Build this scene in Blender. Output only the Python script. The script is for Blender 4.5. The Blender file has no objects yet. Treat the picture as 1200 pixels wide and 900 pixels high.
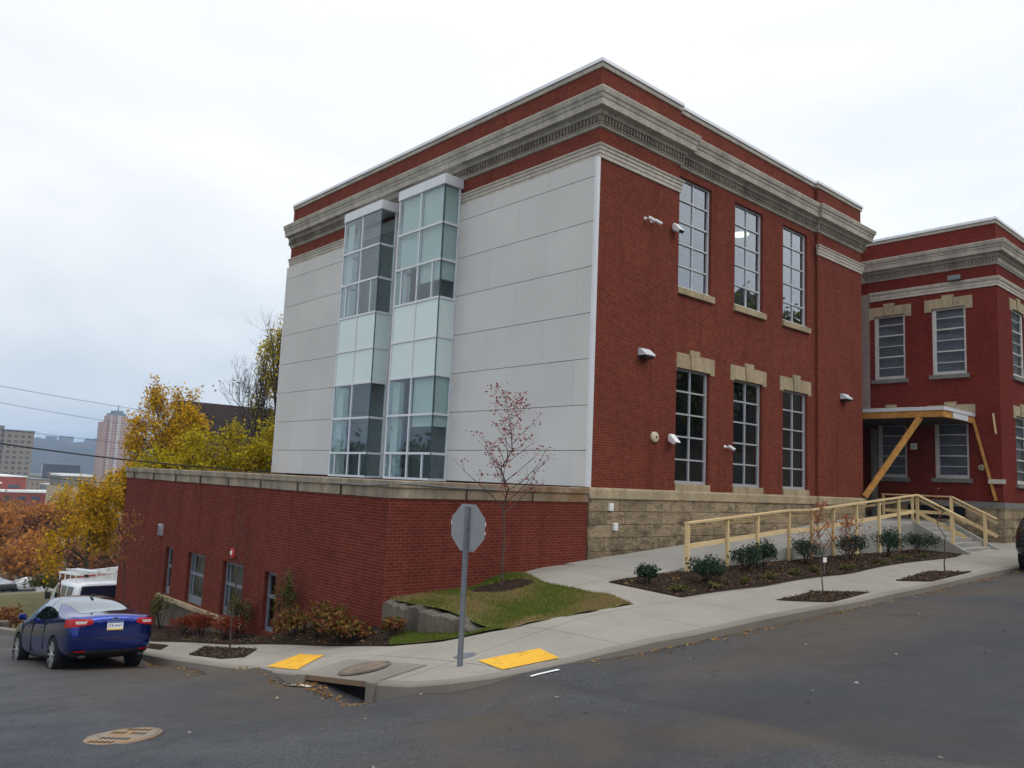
import bpy, bmesh, math, random
import numpy as np
from mathutils import Vector, Matrix
from mathutils.geometry import delaunay_2d_cdt
R = math.radians
sc = bpy.context.scene
C = sc.collection

# ------------------------------------------------------------------ camera, sky, sun, exposure
yaw, pit, rol = R(48.103), R(6.909), R(2.456)
f_ = Vector((math.cos(pit)*math.cos(yaw), math.cos(pit)*math.sin(yaw), math.sin(pit)))
r0 = Vector((math.sin(yaw), -math.cos(yaw), 0)); u0 = r0.cross(f_)
r_ = r0*math.cos(rol)+u0*math.sin(rol); u_ = -r0*math.sin(rol)+u0*math.cos(rol)
cam = bpy.data.objects.new('camera', bpy.data.cameras.new('camera')); C.objects.link(cam)
cam.matrix_world = Matrix(((r_.x, u_.x, -f_.x, 0), (r_.y, u_.y, -f_.y, 0), (r_.z, u_.z, -f_.z, 0), (0, 0, 0, 1)))
cam.data.sensor_width = 36; cam.data.lens = 940.98/1200*36
cam.data.clip_start = .05; cam.data.clip_end = 12000
sc.camera = cam
sc.render.engine = 'CYCLES'
sc.cycles.max_bounces = 8; sc.cycles.transparent_max_bounces = 16
sc.view_settings.view_transform = 'Standard'; sc.view_settings.look = 'None'
sc.view_settings.exposure = 0; sc.view_settings.gamma = 1

SUN_EL, SUN_AZ = R(42), R(-70)         # azimuth of the direction towards the sun, from +X counter-clockwise
W = bpy.data.worlds.new('World'); sc.world = W; W.use_nodes = True
wn, wl = W.node_tree.nodes, W.node_tree.links
wn.clear()
wo = wn.new('ShaderNodeOutputWorld'); bg = wn.new('ShaderNodeBackground'); bg.inputs['Strength'].default_value = .1
sky = wn.new('ShaderNodeTexSky'); sky.sky_type = 'NISHITA'; sky.sun_disc = False
sky.sun_elevation = SUN_EL; sky.sun_rotation = math.pi/2-SUN_AZ; sky.air_density = 1.5; sky.dust_density = 3
tc = wn.new('ShaderNodeTexCoord'); sp = wn.new('ShaderNodeSeparateXYZ'); wl.new(tc.outputs['Generated'], sp.inputs[0])
def wmath(op, a, b=None, clamp=False):
    n = wn.new('ShaderNodeMath'); n.operation = op; n.use_clamp = clamp
    for i, v in enumerate((a, b)):
        if v is None: continue
        if isinstance(v, (int, float)): n.inputs[i].default_value = v
        else: wl.new(v, n.inputs[i])
    return n.outputs[0]
zz = wmath('ADD', wmath('ABSOLUTE', sp.outputs[2]), .16)
cx = wmath('DIVIDE', sp.outputs[0], zz); cy = wmath('DIVIDE', sp.outputs[1], zz)
cb = wn.new('ShaderNodeCombineXYZ'); wl.new(cx, cb.inputs[0]); wl.new(cy, cb.inputs[1])
n1 = wn.new('ShaderNodeTexNoise'); n1.inputs['Scale'].default_value = .55; n1.inputs['Detail'].default_value = 7; n1.inputs['Roughness'].default_value = .55
n1.inputs['Distortion'].default_value = .4
wl.new(cb.outputs[0], n1.inputs['Vector'])
rp = wn.new('ShaderNodeValToRGB'); wl.new(n1.outputs['Fac'], rp.inputs[0])
rp.color_ramp.elements[0].position = .38; rp.color_ramp.elements[0].color = (7.2, 8.1, 9.2, 1)
rp.color_ramp.elements[1].position = .60; rp.color_ramp.elements[1].color = (13., 13., 13., 1)
# lower sky: thinner bluish cloud towards the horizon
hz = wn.new('ShaderNodeMapRange'); hz.inputs[1].default_value = -.05; hz.inputs[2].default_value = .36; wl.new(sp.outputs[2], hz.inputs[0])
m0 = wn.new('ShaderNodeMix'); m0.data_type = 'RGBA'; wl.new(hz.outputs[0], m0.inputs[0])
m0.inputs[6].default_value = (7.3, 8.5, 9.7, 1); m0.inputs[7].default_value = (12.8, 12.8, 12.7, 1)
m1 = wn.new('ShaderNodeMix'); m1.data_type = 'RGBA'; m1.blend_type = 'MIX'; m1.inputs[0].default_value = .48
wl.new(m0.outputs[2], m1.inputs[6]); wl.new(rp.outputs[0], m1.inputs[7])
m2 = wn.new('ShaderNodeMix'); m2.data_type = 'RGBA'; m2.inputs[0].default_value = .92
wl.new(sky.outputs[0], m2.inputs[6]); wl.new(m1.outputs[2], m2.inputs[7])
zg = wn.new('ShaderNodeMapRange'); zg.inputs[1].default_value = .5; zg.inputs[2].default_value = 1.; zg.inputs[3].default_value = 1.; zg.inputs[4].default_value = 2.0; wl.new(sp.outputs[2], zg.inputs[0])
lf = wmath('SUBTRACT', sp.outputs[1], sp.outputs[0])
lr = wn.new('ShaderNodeMapRange'); lr.inputs[1].default_value = .05; lr.inputs[2].default_value = .75; lr.inputs[3].default_value = 1.; lr.inputs[4].default_value = .92; wl.new(lf, lr.inputs[0])
gm = wmath('MULTIPLY', zg.outputs[0], lr.outputs[0])
m3 = wn.new('ShaderNodeVectorMath'); m3.operation = 'SCALE'; wl.new(m2.outputs[2], m3.inputs[0]); wl.new(gm, m3.inputs[3])
wl.new(m3.outputs[0], bg.inputs[0]); wl.new(bg.outputs[0], wo.inputs[0])

sl = bpy.data.lights.new('sun', 'SUN'); sl.energy = .55; sl.angle = R(25); sl.color = (1, .97, .92)
so = bpy.data.objects.new('sun', sl); C.objects.link(so)
sd = Vector((math.cos(SUN_EL)*math.cos(SUN_AZ), math.cos(SUN_EL)*math.sin(SUN_AZ), math.sin(SUN_EL)))
so.rotation_euler = sd.to_track_quat('Z', 'Y').to_euler(); so.location = (0, -20, 60)

# ------------------------------------------------------------------ materials
class NT:
    def __init__(s, name):
        s.m = bpy.data.materials.new(name); s.m.use_nodes = True
        s.n = s.m.node_tree.nodes; s.l = s.m.node_tree.links; s.n.clear()
        s.out = s.n.new('ShaderNodeOutputMaterial')
        s._pos = None
    def new(s, t, **k):
        n = s.n.new(t)
        for a, b in k.items(): setattr(n, a, b)
        return n
    def put(s, sock, v):
        if isinstance(v, (int, float)): sock.default_value = v
        elif isinstance(v, (tuple, list)): sock.default_value = (*v, 1) if len(v) == 3 and sock.type == 'RGBA' else v
        else: s.l.new(v, sock)
    def pos(s):
        if s._pos is None: s._pos = s.new('ShaderNodeNewGeometry')
        return s._pos.outputs['Position']
    def math(s, op, a, b=0., clamp=False):
        n = s.new('ShaderNodeMath', operation=op, use_clamp=clamp); s.put(n.inputs[0], a); s.put(n.inputs[1], b); return n.outputs[0]
    def noise(s, scale, detail=4, rough=.55, vec=None, dist=0):
        n = s.new('ShaderNodeTexNoise'); s.l.new(vec or s.pos(), n.inputs['Vector'])
        n.inputs['Scale'].default_value = scale; n.inputs['Detail'].default_value = detail
        n.inputs['Roughness'].default_value = rough; n.inputs['Distortion'].default_value = dist
        return n.outputs['Fac']
    def mix(s, f, a, b, mode='MIX'):
        n = s.new('ShaderNodeMix', data_type='RGBA', blend_type=mode)
        s.put(n.inputs[0], f); s.put(n.inputs[6], a); s.put(n.inputs[7], b); return n.outputs[2]
    def ramp(s, f, stops):
        n = s.new('ShaderNodeValToRGB'); s.l.new(f, n.inputs[0]); e = n.color_ramp.elements
        while len(e) < len(stops): e.new(.5)
        for i, (p, c) in enumerate(stops): e[i].position = p; e[i].color = (*c, 1) if len(c) == 3 else c
        return n.outputs[0]
    def mrange(s, f, a, b, c=0., d=1.):
        n = s.new('ShaderNodeMapRange'); s.l.new(f, n.inputs[0])
        for i, v in enumerate((a, b, c, d)): n.inputs[i+1].default_value = v
        return n.outputs[0]
    def bump(s, h, strength=.3, dist=.02):
        n = s.new('ShaderNodeBump'); n.inputs['Strength'].default_value = strength; n.inputs['Distance'].default_value = dist
        s.l.new(h, n.inputs['Height']); return n.outputs[0]
    def princ(s, col, rough=.6, metal=0, normal=None, spec=.5, coat=0):
        p = s.new('ShaderNodeBsdfPrincipled'); s.put(p.inputs['Base Color'], col); s.put(p.inputs['Roughness'], rough)
        p.inputs['Metallic'].default_value = metal; p.inputs['Specular IOR Level'].default_value = spec
        p.inputs['Coat Weight'].default_value = coat; p.inputs['Coat Roughness'].default_value = .03
        if normal: s.l.new(normal, p.inputs['Normal'])
        s.l.new(p.outputs[0], s.out.inputs[0]); return p
def mul(c, k): return tuple(min(1, x*k) for x in c)
def basic(name, c, rough=.6, var=.15, vs=3, bump=0, bs=40, metal=0, coat=0, spec=None):
    if spec is None: spec = .5 if rough < .5 else (.3 if rough < .7 else .1)
    t = NT(name); n = t.noise(vs, 6)
    col = t.mix(t.mrange(n, .3, .7), mul(c, 1-var), mul(c, 1+var))
    t.princ(col, rough, metal, t.bump(t.noise(bs, 3), bump) if bump else None, spec, coat); return t.m
def wall_uv(t):
    g = t._pos or t.new('ShaderNodeNewGeometry'); t._pos = g
    p = t.new('ShaderNodeSeparateXYZ'); t.l.new(g.outputs['Position'], p.inputs[0])
    n = t.new('ShaderNodeSeparateXYZ'); t.l.new(g.outputs['True Normal'], n.inputs[0])
    fx = t.math('GREATER_THAN', t.math('ABSOLUTE', n.outputs[0]), .6)
    u = t.math('ADD', t.math('MULTIPLY', p.outputs[1], fx), t.math('MULTIPLY', p.outputs[0], t.math('SUBTRACT', 1., fx)))
    fz = t.math('GREATER_THAN', t.math('ABSOLUTE', n.outputs[2]), .7)
    v = t.math('ADD', t.math('MULTIPLY', p.outputs[1], fz), t.math('MULTIPLY', p.outputs[2], t.math('SUBTRACT', 1., fz)))
    c = t.new('ShaderNodeCombineXYZ'); t.l.new(u, c.inputs[0]); t.l.new(v, c.inputs[1]); return c.outputs[0], p
def brick_mat(name, c1, c2, mortar, bw=.21, rh=.0677, ms=.010, big=.14, stain=None):
    t = NT(name); uv, p = wall_uv(t)
    b = t.new('ShaderNodeTexBrick'); t.l.new(uv, b.inputs['Vector'])
    b.inputs['Scale'].default_value = 1; b.inputs['Brick Width'].default_value = bw; b.inputs['Row Height'].default_value = rh
    b.inputs['Mortar Size'].default_value = ms; b.inputs['Mortar Smooth'].default_value = .2; b.inputs['Bias'].default_value = -.1
    t.put(b.inputs['Color1'], c1); t.put(b.inputs['Color2'], c2); t.put(b.inputs['Mortar'], mortar)
    n = t.noise(.55, 6, .6); n2 = t.noise(6, 4)
    col = t.mix(1., b.outputs['Color'], t.ramp(n, [(.25, (1-big,)*3), (.75, (1+big,)*3)]), 'MULTIPLY')
    col = t.mix(1., col, t.ramp(n2, [(.3, (.85,)*3), (.7, (1.12,)*3)]), 'MULTIPLY')
    # vertical weather streaks
    mp = t.new('ShaderNodeMapping'); mp.inputs['Scale'].default_value = (1.3, 1.3, .12); t.l.new(t.pos(), mp.inputs[0])
    s = t.noise(1.6, 5, .6, mp.outputs[0])
    col = t.mix(t.mrange(s, .52, .74, 0, .4), col, stain or mul(c1, .45))
    h = t.mix(.5, b.outputs['Fac'], t.noise(60, 2))
    inv = t.math('SUBTRACT', 1., b.outputs['Fac'])
    t.princ(col, .9, 0, t.bump(inv, .5, .006), .08); return t.m

m_brick = brick_mat('brick_red', (.172, .034, .021), (.126, .025, .016), (.185, .082, .056), ms=.0075)
m_brickA = brick_mat('brick_annex', (.150, .028, .018), (.106, .020, .013), (.170, .074, .056), ms=.007)
m_brickW = brick_mat('brick_wing', (.165, .019, .013), (.115, .015, .010), (.16, .045, .032))
m_stone = NT('ashlar')
def _st(t):
    uv, p = wall_uv(t)
    b = t.new('ShaderNodeTexBrick'); t.l.new(uv, b.inputs['Vector']); b.inputs['Scale'].default_value = 1
    b.inputs['Brick Width'].default_value = 1.15; b.inputs['Row Height'].default_value = .34; b.inputs['Mortar Size'].default_value = .010
    b.inputs['Mortar Smooth'].default_value = .9; b.offset_frequency = 2; b.squash = .7; b.squash_frequency = 3
    t.put(b.inputs['Color1'], (.40, .315, .205)); t.put(b.inputs['Color2'], (.28, .215, .14)); t.put(b.inputs['Mortar'], (.17, .13, .085))
    mp = t.new('ShaderNodeMapping'); mp.inputs['Scale'].default_value = (1, 1, 1.5); t.l.new(t.pos(), mp.inputs[0])
    n = t.noise(2.3, 8, .65, mp.outputs[0])
    col = t.mix(t.mrange(n, .47, .66, 0, .8), b.outputs['Color'], (.105, .080, .054))
    n3 = t.noise(1.1, 6, .6)
    col = t.mix(t.mrange(n3, .52, .68, 0, .7), col, (.42, .33, .215))
    low = t.math('MULTIPLY', t.mrange(p.outputs[2], -1.0, -1.9), t.mrange(t.noise(1.3, 5, .6), .42, .6)); col = t.mix(t.math('MULTIPLY', low, .75), col, (.07, .058, .045))
    h = t.math('ADD', t.noise(5, 8, .65, mp.outputs[0]), t.math('MULTIPLY', b.outputs['Fac'], -.8))
    t.princ(col, .95, 0, t.bump(h, 1., .14), .08)
_st(m_stone); m_stone = m_stone.m
def trim_mat(name, c, dark, amt=.55):
    t = NT(name); mp = t.new('ShaderNodeMapping'); mp.inputs['Scale'].default_value = (1, 1, .25); t.l.new(t.pos(), mp.inputs[0])
    n = t.noise(1.5, 8, .65, mp.outputs[0]); n2 = t.noise(9, 5)
    col = t.mix(t.mrange(n, .38, .66, 0, amt), c, dark)
    col = t.mix(1., col, t.ramp(n2, [(.3, (.82,)*3), (.7, (1.12,)*3)]), 'MULTIPLY')
    t.princ(col, .9, 0, t.bump(t.noise(30, 4), .2, .01), .12); return t.m
m_lime = trim_mat('limestone', (.46, .425, .37), (.15, .14, .125), .5)
m_limed = trim_mat('stained_shaded_limestone', (.25, .22, .18), (.07, .063, .055), .7)  # dentil stone: staining, with soffit shade also put into the colour
m_limeW = trim_mat('limestone_pale', (.52, .48, .42), (.25, .22, .2), .4)
m_lintel = trim_mat('sandstone', (.43, .35, .23), (.18, .14, .09), .6)
m_coping = NT('annex_coping_stone')
def _cp(t):
    mp = t.new('ShaderNodeMapping'); mp.inputs['Scale'].default_value = (1, 1, .3); t.l.new(t.pos(), mp.inputs[0])
    n = t.noise(1.4, 8, .65, mp.outputs[0]); n2 = t.noise(9, 5); g = t.new('ShaderNodeSeparateXYZ'); t.l.new(t.pos(), g.inputs[0])
    col = t.mix(t.mrange(n, .38, .66, 0, .75), (.36, .31, .235), (.10, .085, .07))
    rust = t.math('MULTIPLY', t.mrange(g.outputs[0], 10.2, 13.0), t.mrange(t.noise(.9, 5, .6), .40, .58, .15, 1.))
    col = t.mix(t.math('MULTIPLY', rust, .8), col, (.20, .105, .045))
    t.princ(t.mix(1., col, t.ramp(n2, [(.3, (.82,)*3), (.7, (1.12,)*3)]), 'MULTIPLY'), .9, 0, t.bump(t.noise(30, 4), .2, .01), .1)
_cp(m_coping); m_coping = m_coping.m
m_graysill = trim_mat('gray_sill', (.20, .20, .19), (.1, .1, .1), .4)
m_flash = basic('metal_flashing', (.55, .57, .6), .4, .06, 1, metal=.2)
m_flashd = basic('dark_flashing', (.16, .18, .21), .5, .1, 1)
m_alu = basic('aluminum', (.46, .48, .51), .4, .06, 2, metal=.25)
m_aluf = basic('window_aluminum', (.50, .52, .55), .45, .05, 2)
m_aluw = basic('pale_aluminum', (.62, .64, .68), .4, .05, 2)
m_white = basic('white_paint', (.75, .76, .76), .5, .06, 4)
m_frameW = basic('old_white_frame', (.50, .50, .48), .6, .12, 5)
m_greyf = basic('grey_frame', (.17, .19, .225), .5, .1, 4)
m_black = basic('black', (.012, .012, .014), .5, .1, 4)
m_dark = basic('dark_void', (.01, .01, .012), .9, .1)
m_rub = basic('rubber', (.018, .018, .019), .8, .2, 20)
def panel_mat():
    t = NT('cement_panel'); uv, p = wall_uv(t)
    n = t.noise(.35, 5, .6); n2 = t.noise(25, 3)
    col = t.mix(t.mrange(n, .3, .7), (.50, .495, .485), (.565, .56, .55))
    rnd = t.new('ShaderNodeNewGeometry').outputs['Random Per Island']
    col = t.mix(1., col, t.ramp(rnd, [(0, (.975,)*3), (1, (1.025, 1.025, 1.02))]), 'MULTIPLY')
    t.princ(col, .75, 0, t.bump(n2, .05, .01), .2); return t.m
m_panel = panel_mat()
def asphalt():
    t = NT('asphalt'); n = t.noise(.35, 7, .6, dist=.5); n2 = t.noise(32, 3, .75); n3 = t.noise(1.3, 6, .6); n4 = t.noise(.16, 4, .5)
    col = t.mix(t.mrange(n, .35, .68), (.028, .032, .041), (.050, .054, .061))
    # tyre-worn brownish dirt
    col = t.mix(t.mrange(n4, .45, .60, 0, .6), col, (.064, .052, .040))
    col = t.mix(t.mrange(n3, .55, .72, 0, .75), col, (.024, .026, .030))
    col = t.mix(1., col, t.ramp(n2, [(.32, (.5,)*3), (.5, (1.,)*3), (.70, (1.9,)*3)]), 'MULTIPLY')
    # newer, darker paving on the far side of the seam, browner old paving before it
    g = t.new('ShaderNodeSeparateXYZ'); t.l.new(t.pos(), g.inputs[0]); wob = t.math('MULTIPLY', t.math('SUBTRACT', n, .5), 3.)
    fx = t.mrange(t.math('ADD', g.outputs[0], t.math('MULTIPLY', wob, .15)), 7.45, 7.75); fy = t.mrange(t.math('ADD', g.outputs[1], wob), 6.6, 5.0)
    new_ = t.math('MULTIPLY', t.math('MULTIPLY', fx, fy), .7)
    col = t.mix(new_, col, (.022, .025, .033))
    seam = t.math('ABSOLUTE', t.math('SUBTRACT', t.math('ADD', g.outputs[0], t.math('MULTIPLY', wob, .25)), 7.62))
    col = t.mix(t.math('MULTIPLY', t.math('MULTIPLY', t.mrange(seam, .05, .20, 1, 0), t.mrange(n, .38, .58, .3, 1.)), .55), col, (.022, .024, .029))
    bx = t.math('MULTIPLY', t.mrange(t.math('ADD', g.outputs[0], wob), 2.5, 5.5), t.math('SUBTRACT', 1., new_))
    col = t.mix(t.math('MULTIPLY', bx, t.mrange(t.noise(.45, 6, .6), .40, .62, .1, .75)), col, (.070, .053, .037))
    v = t.new('ShaderNodeTexVoronoi', feature='DISTANCE_TO_EDGE'); v.inputs['Scale'].default_value = .42
    wv = t.new('ShaderNodeVectorMath', operation='ADD'); t.l.new(t.pos(), wv.inputs[0])
    nn = t.new('ShaderNodeTexNoise'); nn.inputs['Scale'].default_value = 1.4; nn.inputs['Detail'].default_value = 5; t.l.new(t.pos(), nn.inputs['Vector']); t.l.new(nn.outputs['Color'], wv.inputs[1]); t.l.new(wv.outputs[0], v.inputs['Vector'])
    crack = t.math('MULTIPLY', t.mrange(v.outputs['Distance'], 0., .012, 1, 0), t.mrange(n, .5, .62))
    col = t.mix(t.math('MULTIPLY', crack, .55), col, (.018, .018, .02))
    t.princ(col, t.mrange(n3, .3, .7, .62, .85), 0, t.bump(n2, .6, .012), .3); return t.m
m_asph = asphalt()
m_asphd = basic('asphalt_patch', (.046, .048, .054), .7, .22, 1.2, .3, 120)
m_tar = basic('tar_seam', (.032, .034, .039), .85, .35, 3)
def concrete(name, c, joints=True, dirt_shade=.35):
    t = NT(name); n = t.noise(.8, 7, .6); n2 = t.noise(70, 3); n3 = t.noise(.25, 4)
    col = t.mix(t.mrange(n, .35, .7), mul(c, .90), mul(c, 1.07))
    col = t.mix(t.mrange(n3, .5, .7, 0, dirt_shade), col, mul(c, .72))
    col = t.mix(1., col, t.ramp(n2, [(.3, (.9,)*3), (.7, (1.08,)*3)]), 'MULTIPLY')
    h = n2
    if joints:
        b = t.new('ShaderNodeTexBrick', offset=0., offset_frequency=1); t.l.new(t.pos(), b.inputs['Vector']); b.inputs['Scale'].default_value = 1
        b.inputs['Brick Width'].default_value = 1.95; b.inputs['Row Height'].default_value = 1.95; b.inputs['Mortar Size'].default_value = .012
        col = t.mix(t.math('MULTIPLY', b.outputs['Fac'], .75), col, mul(c, .35))
    vo = t.new('ShaderNodeTexVoronoi', feature='F1'); vo.inputs['Scale'].default_value = 2.2; t.l.new(t.pos(), vo.inputs['Vector'])
    col = t.mix(t.math('MULTIPLY', t.mrange(vo.outputs['Distance'], .035, .06, 1, 0), .45), col, mul(c, .3))
    st = t.noise(2.6, 8, .7, dist=1.2); col = t.mix(t.mrange(st, .58, .72, 0, .45), col, mul(c, .5))
    t.princ(col, .9, 0, t.bump(h, .15, .01), .12); return t.m
m_walk = concrete('sidewalk_concrete', (.285, .266, .23))
m_ramp = concrete('ramp_concrete', (.30, .29, .265), False, .2)
m_curb = concrete('curb_concrete', (.225, .205, .175), False, .9)  # tone and blotches darkened to carry the shade on the kerb face
m_oldconc = trim_mat('old_concrete', (.155, .135, .11), (.045, .04, .034), .85)
def lawn():
    t = NT('lawn'); n = t.noise(1.5, 6, .6); n2 = t.noise(30, 4); n3 = t.noise(.7, 4)
    col = t.mix(t.mrange(n, .4, .62), (.075, .105, .018), (.18, .145, .06))
    col = t.mix(1., col, t.ramp(n2, [(.25, (.5,)*3), (.75, (1.4,)*3)]), 'MULTIPLY')
    t.princ(col, .95, 0, t.bump(n2, .8, .04), .05); return t.m
m_lawn = lawn()
def mulch():
    t = NT('mulch'); n = t.noise(40, 5, .7); n2 = t.noise(1.2, 4)
    col = t.mix(t.mrange(n, .3, .75), (.016, .011, .008), (.075, .050, .036))
    col = t.mix(t.mrange(n2, .5, .75, 0, .3), col, (.085, .06, .045))
    t.princ(col, .95, 0, t.bump(n, 1., .05), .05); return t.m
m_mulch = mulch()
def terrain():
    t = NT('terrain'); n = t.noise(.05, 6, .6); n2 = t.noise(1.2, 6, .7)
    col = t.mix(t.mrange(n, .4, .62), (.085, .085, .022), (.10, .075, .035))
    col = t.mix(1., col, t.ramp(n2, [(.25, (.55,)*3), (.75, (1.35,)*3)]), 'MULTIPLY')
    t.princ(col, .95); return t.m
m_terr = terrain()
def glass(name, refl, tint, rc=(.88, .94, 1.)):
    t = NT(name); fr = t.new('ShaderNodeLayerWeight'); fr.inputs[0].default_value = .5
    f = t.math('ADD', t.math('MULTIPLY', t.math('POWER', fr.outputs['Facing'], 3.5), .9), refl, True)
    bf = t.new('ShaderNodeNewGeometry').outputs['Backfacing']; f = t.math('MULTIPLY', f, t.math('SUBTRACT', 1., bf))
    tr = t.new('ShaderNodeBsdfTransparent'); t.put(tr.inputs[0], tint)
    gl = t.new('ShaderNodeBsdfGlossy'); gl.inputs['Roughness'].default_value = .01; t.put(gl.inputs[0], rc)
    mx = t.new('ShaderNodeMixShader'); t.l.new(f, mx.inputs[0]); t.l.new(tr.outputs[0], mx.inputs[1]); t.l.new(gl.outputs[0], mx.inputs[2])
    t.l.new(mx.outputs[0], t.out.inputs[0]); return t.m
m_glass = glass('window_glass', .28, (.62, .68, .72))
m_glassB = glass('bay_glass', .075, (.80, .865, .875), (.86, .94, 1.))
m_screenback = basic('pale_screen_backing', (.36, .37, .40), .8, .15, 2)
m_glassO = glass('old_glass', .03, (.75, .78, .80))
_mo = glass('old_glass', .04, (.6, .63, .62))
m_carglass = glass('car_glass', .20, (.10, .12, .12))
m_spandrel = basic('spandrel_glass', (.58, .69, .685), .08, .03, .5, spec=.6)
m_edge = basic('glass_edge', (.02, .06, .075), .2, .1)
m_room = basic('room_wall', (.17, .165, .145), .9, .1, .5)
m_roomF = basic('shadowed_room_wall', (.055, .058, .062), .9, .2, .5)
m_roomd = basic('room_floor', (.10, .095, .085), .8, .2, .5)
m_shade = basic('roller_shade', (.72, .75, .70), .8, .04, 2)
m_wood = NT('new_timber')
def _wd(t):
    mp = t.new('ShaderNodeMapping'); mp.inputs['Scale'].default_value = (1.5, 1.5, 12); t.l.new(t.pos(), mp.inputs[0])
    n = t.noise(3, 5, .6, mp.outputs[0])
    oi = t.new('ShaderNodeObjectInfo').outputs['Random']; kn = t.noise(7, 3, .6)
    c = t.mix(n, (.54, .39, .19), (.76, .61, .36)); c = t.mix(1., c, t.ramp(oi, [(0, (.84, .82, .80)), (1, (1.08, 1.08, 1.08))]), 'MULTIPLY')
    t.princ(t.mix(t.mrange(kn, .62, .72, 0, .6), c, (.25, .13, .05)), .8, spec=.1)
_wd(m_wood); m_wood = m_wood.m
m_wood2 = basic('orange_timber', (.46, .23, .065), .75, .25, 5)
m_steel = basic('galvanized_steel', (.17, .19, .22), .5, .12, 12, metal=.3)
m_signb = basic('sign_back', (.27, .285, .30), .5, .08, 6, metal=.15)
m_signr = basic('sign_red', (.42, .012, .016), .4, .05)
m_yel = NT('tactile_yellow'); _n = m_yel.noise(3.5, 7, .7)
_b = m_yel.noise(.8, 3)
m_yel.princ(m_yel.mix(m_yel.mrange(_n, .54, .68, 0, .75), m_yel.mix(m_yel.mrange(_b, .3, .7), (.62, .34, .04), (.72, .42, .055)), (.28, .14, .035)), .85, spec=.1); m_yel = m_yel.m
m_rust = NT('rusty_iron')
def _ru(t):
    n = t.noise(4, 5, .6); t.princ(t.ramp(n, [(.3, (.10, .095, .09)), (.55, (.20, .125, .07)), (.75, (.18, .155, .12))]), .7, .2, t.bump(t.noise(60, 3), .3, .01))
_ru(m_rust); m_rust = m_rust.m
m_rust2 = NT('cover_iron')
_n = m_rust2.noise(3.2, 6, .65); m_rust2.princ(m_rust2.ramp(_n, [(.32, (.10, .10, .105)), (.45, (.22, .195, .16)), (.57, (.27, .165, .085)), (.68, (.20, .175, .145))]), .8, .1, m_rust2.bump(m_rust2.noise(45, 3), .5, .01), .2); m_rust2 = m_rust2.m
m_bark = basic('bark', (.085, .062, .048), .9, .35, 12, .5, 50)
m_barkd = basic('dark_bark', (.04, .033, .03), .9, .3, 10)
def leafmat(name, cols, trans=.3):
    t = NT(name); g = t.new('ShaderNodeNewGeometry')
    n = len(cols)
    rn = t.math('ADD', t.math('MULTIPLY', g.outputs['Random Per Island'], .7), t.math('MULTIPLY', t.noise(.9, 3), .5), True)
    c = t.ramp(rn, [((i+.5)/n, k) for i, k in enumerate(cols)])
    d = t.new('ShaderNodeBsdfPrincipled'); t.l.new(c, d.inputs['Base Color']); d.inputs['Roughness'].default_value = .55; d.inputs['Specular IOR Level'].default_value = .12
    tl = t.new('ShaderNodeBsdfTranslucent'); t.l.new(c, tl.inputs[0])
    mx = t.new('ShaderNodeMixShader'); mx.inputs[0].default_value = trans
    t.l.new(d.outputs[0], mx.inputs[1]); t.l.new(tl.outputs[0], mx.inputs[2]); t.l.new(mx.outputs[0], t.out.inputs[0]); return t.m
l_yellow = leafmat('leaf_yellow', [(.17, .13, .012), (.44, .28, .010), (.74, .44, .012), (.56, .32, .012), (.30, .20, .012)])
l_yelgreen = leafmat('leaf_yellowgreen', [(.17, .17, .010), (.44, .36, .012), (.66, .50, .014), (.30, .27, .012)])
l_orange = leafmat('leaf_orange', [(.19, .07, .022), (.38, .14, .022), (.46, .185, .02), (.26, .11, .03)])
l_rust = leafmat('leaf_rust', [(.20, .08, .035), (.34, .11, .04), (.26, .15, .035), (.16, .07, .04)])
l_maple = leafmat('leaf_maple', [(.22, .04, .04), (.31, .06, .05), (.25, .08, .065)])
l_dkgreen = leafmat('leaf_darkgreen', [(.012, .026, .016), (.025, .045, .026), (.04, .065, .04), (.018, .034, .022)], .1)
l_green = leafmat('leaf_green', [(.05, .085, .012), (.10, .145, .02), (.15, .18, .03)])
l_olive = leafmat('leaf_olive', [(.05, .06, .018), (.10, .10, .03), (.14, .11, .04), (.07, .09, .02)])
l_red = leafmat('leaf_red', [(.20, .03, .015), (.30, .055, .02), (.16, .04, .02)])
l_nandina = leafmat('leaf_nandina', [(.10, .025, .02), (.20, .06, .02), (.22, .14, .03), (.08, .08, .02), (.16, .03, .03)])
l_twig = leafmat('leaf_orange_twig', [(.36, .12, .05), (.48, .19, .08), (.30, .10, .05)])
l_straw = leafmat('straw', [(.40, .28, .13), (.30, .22, .10), (.22, .18, .07)])
l_litter = leafmat('fallen_leaf', [(.35, .19, .04), (.25, .11, .03), (.42, .28, .09), (.18, .09, .04)])
l_fir = leafmat('fir', [(.012, .028, .014), (.025, .05, .025)], .05)

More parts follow.
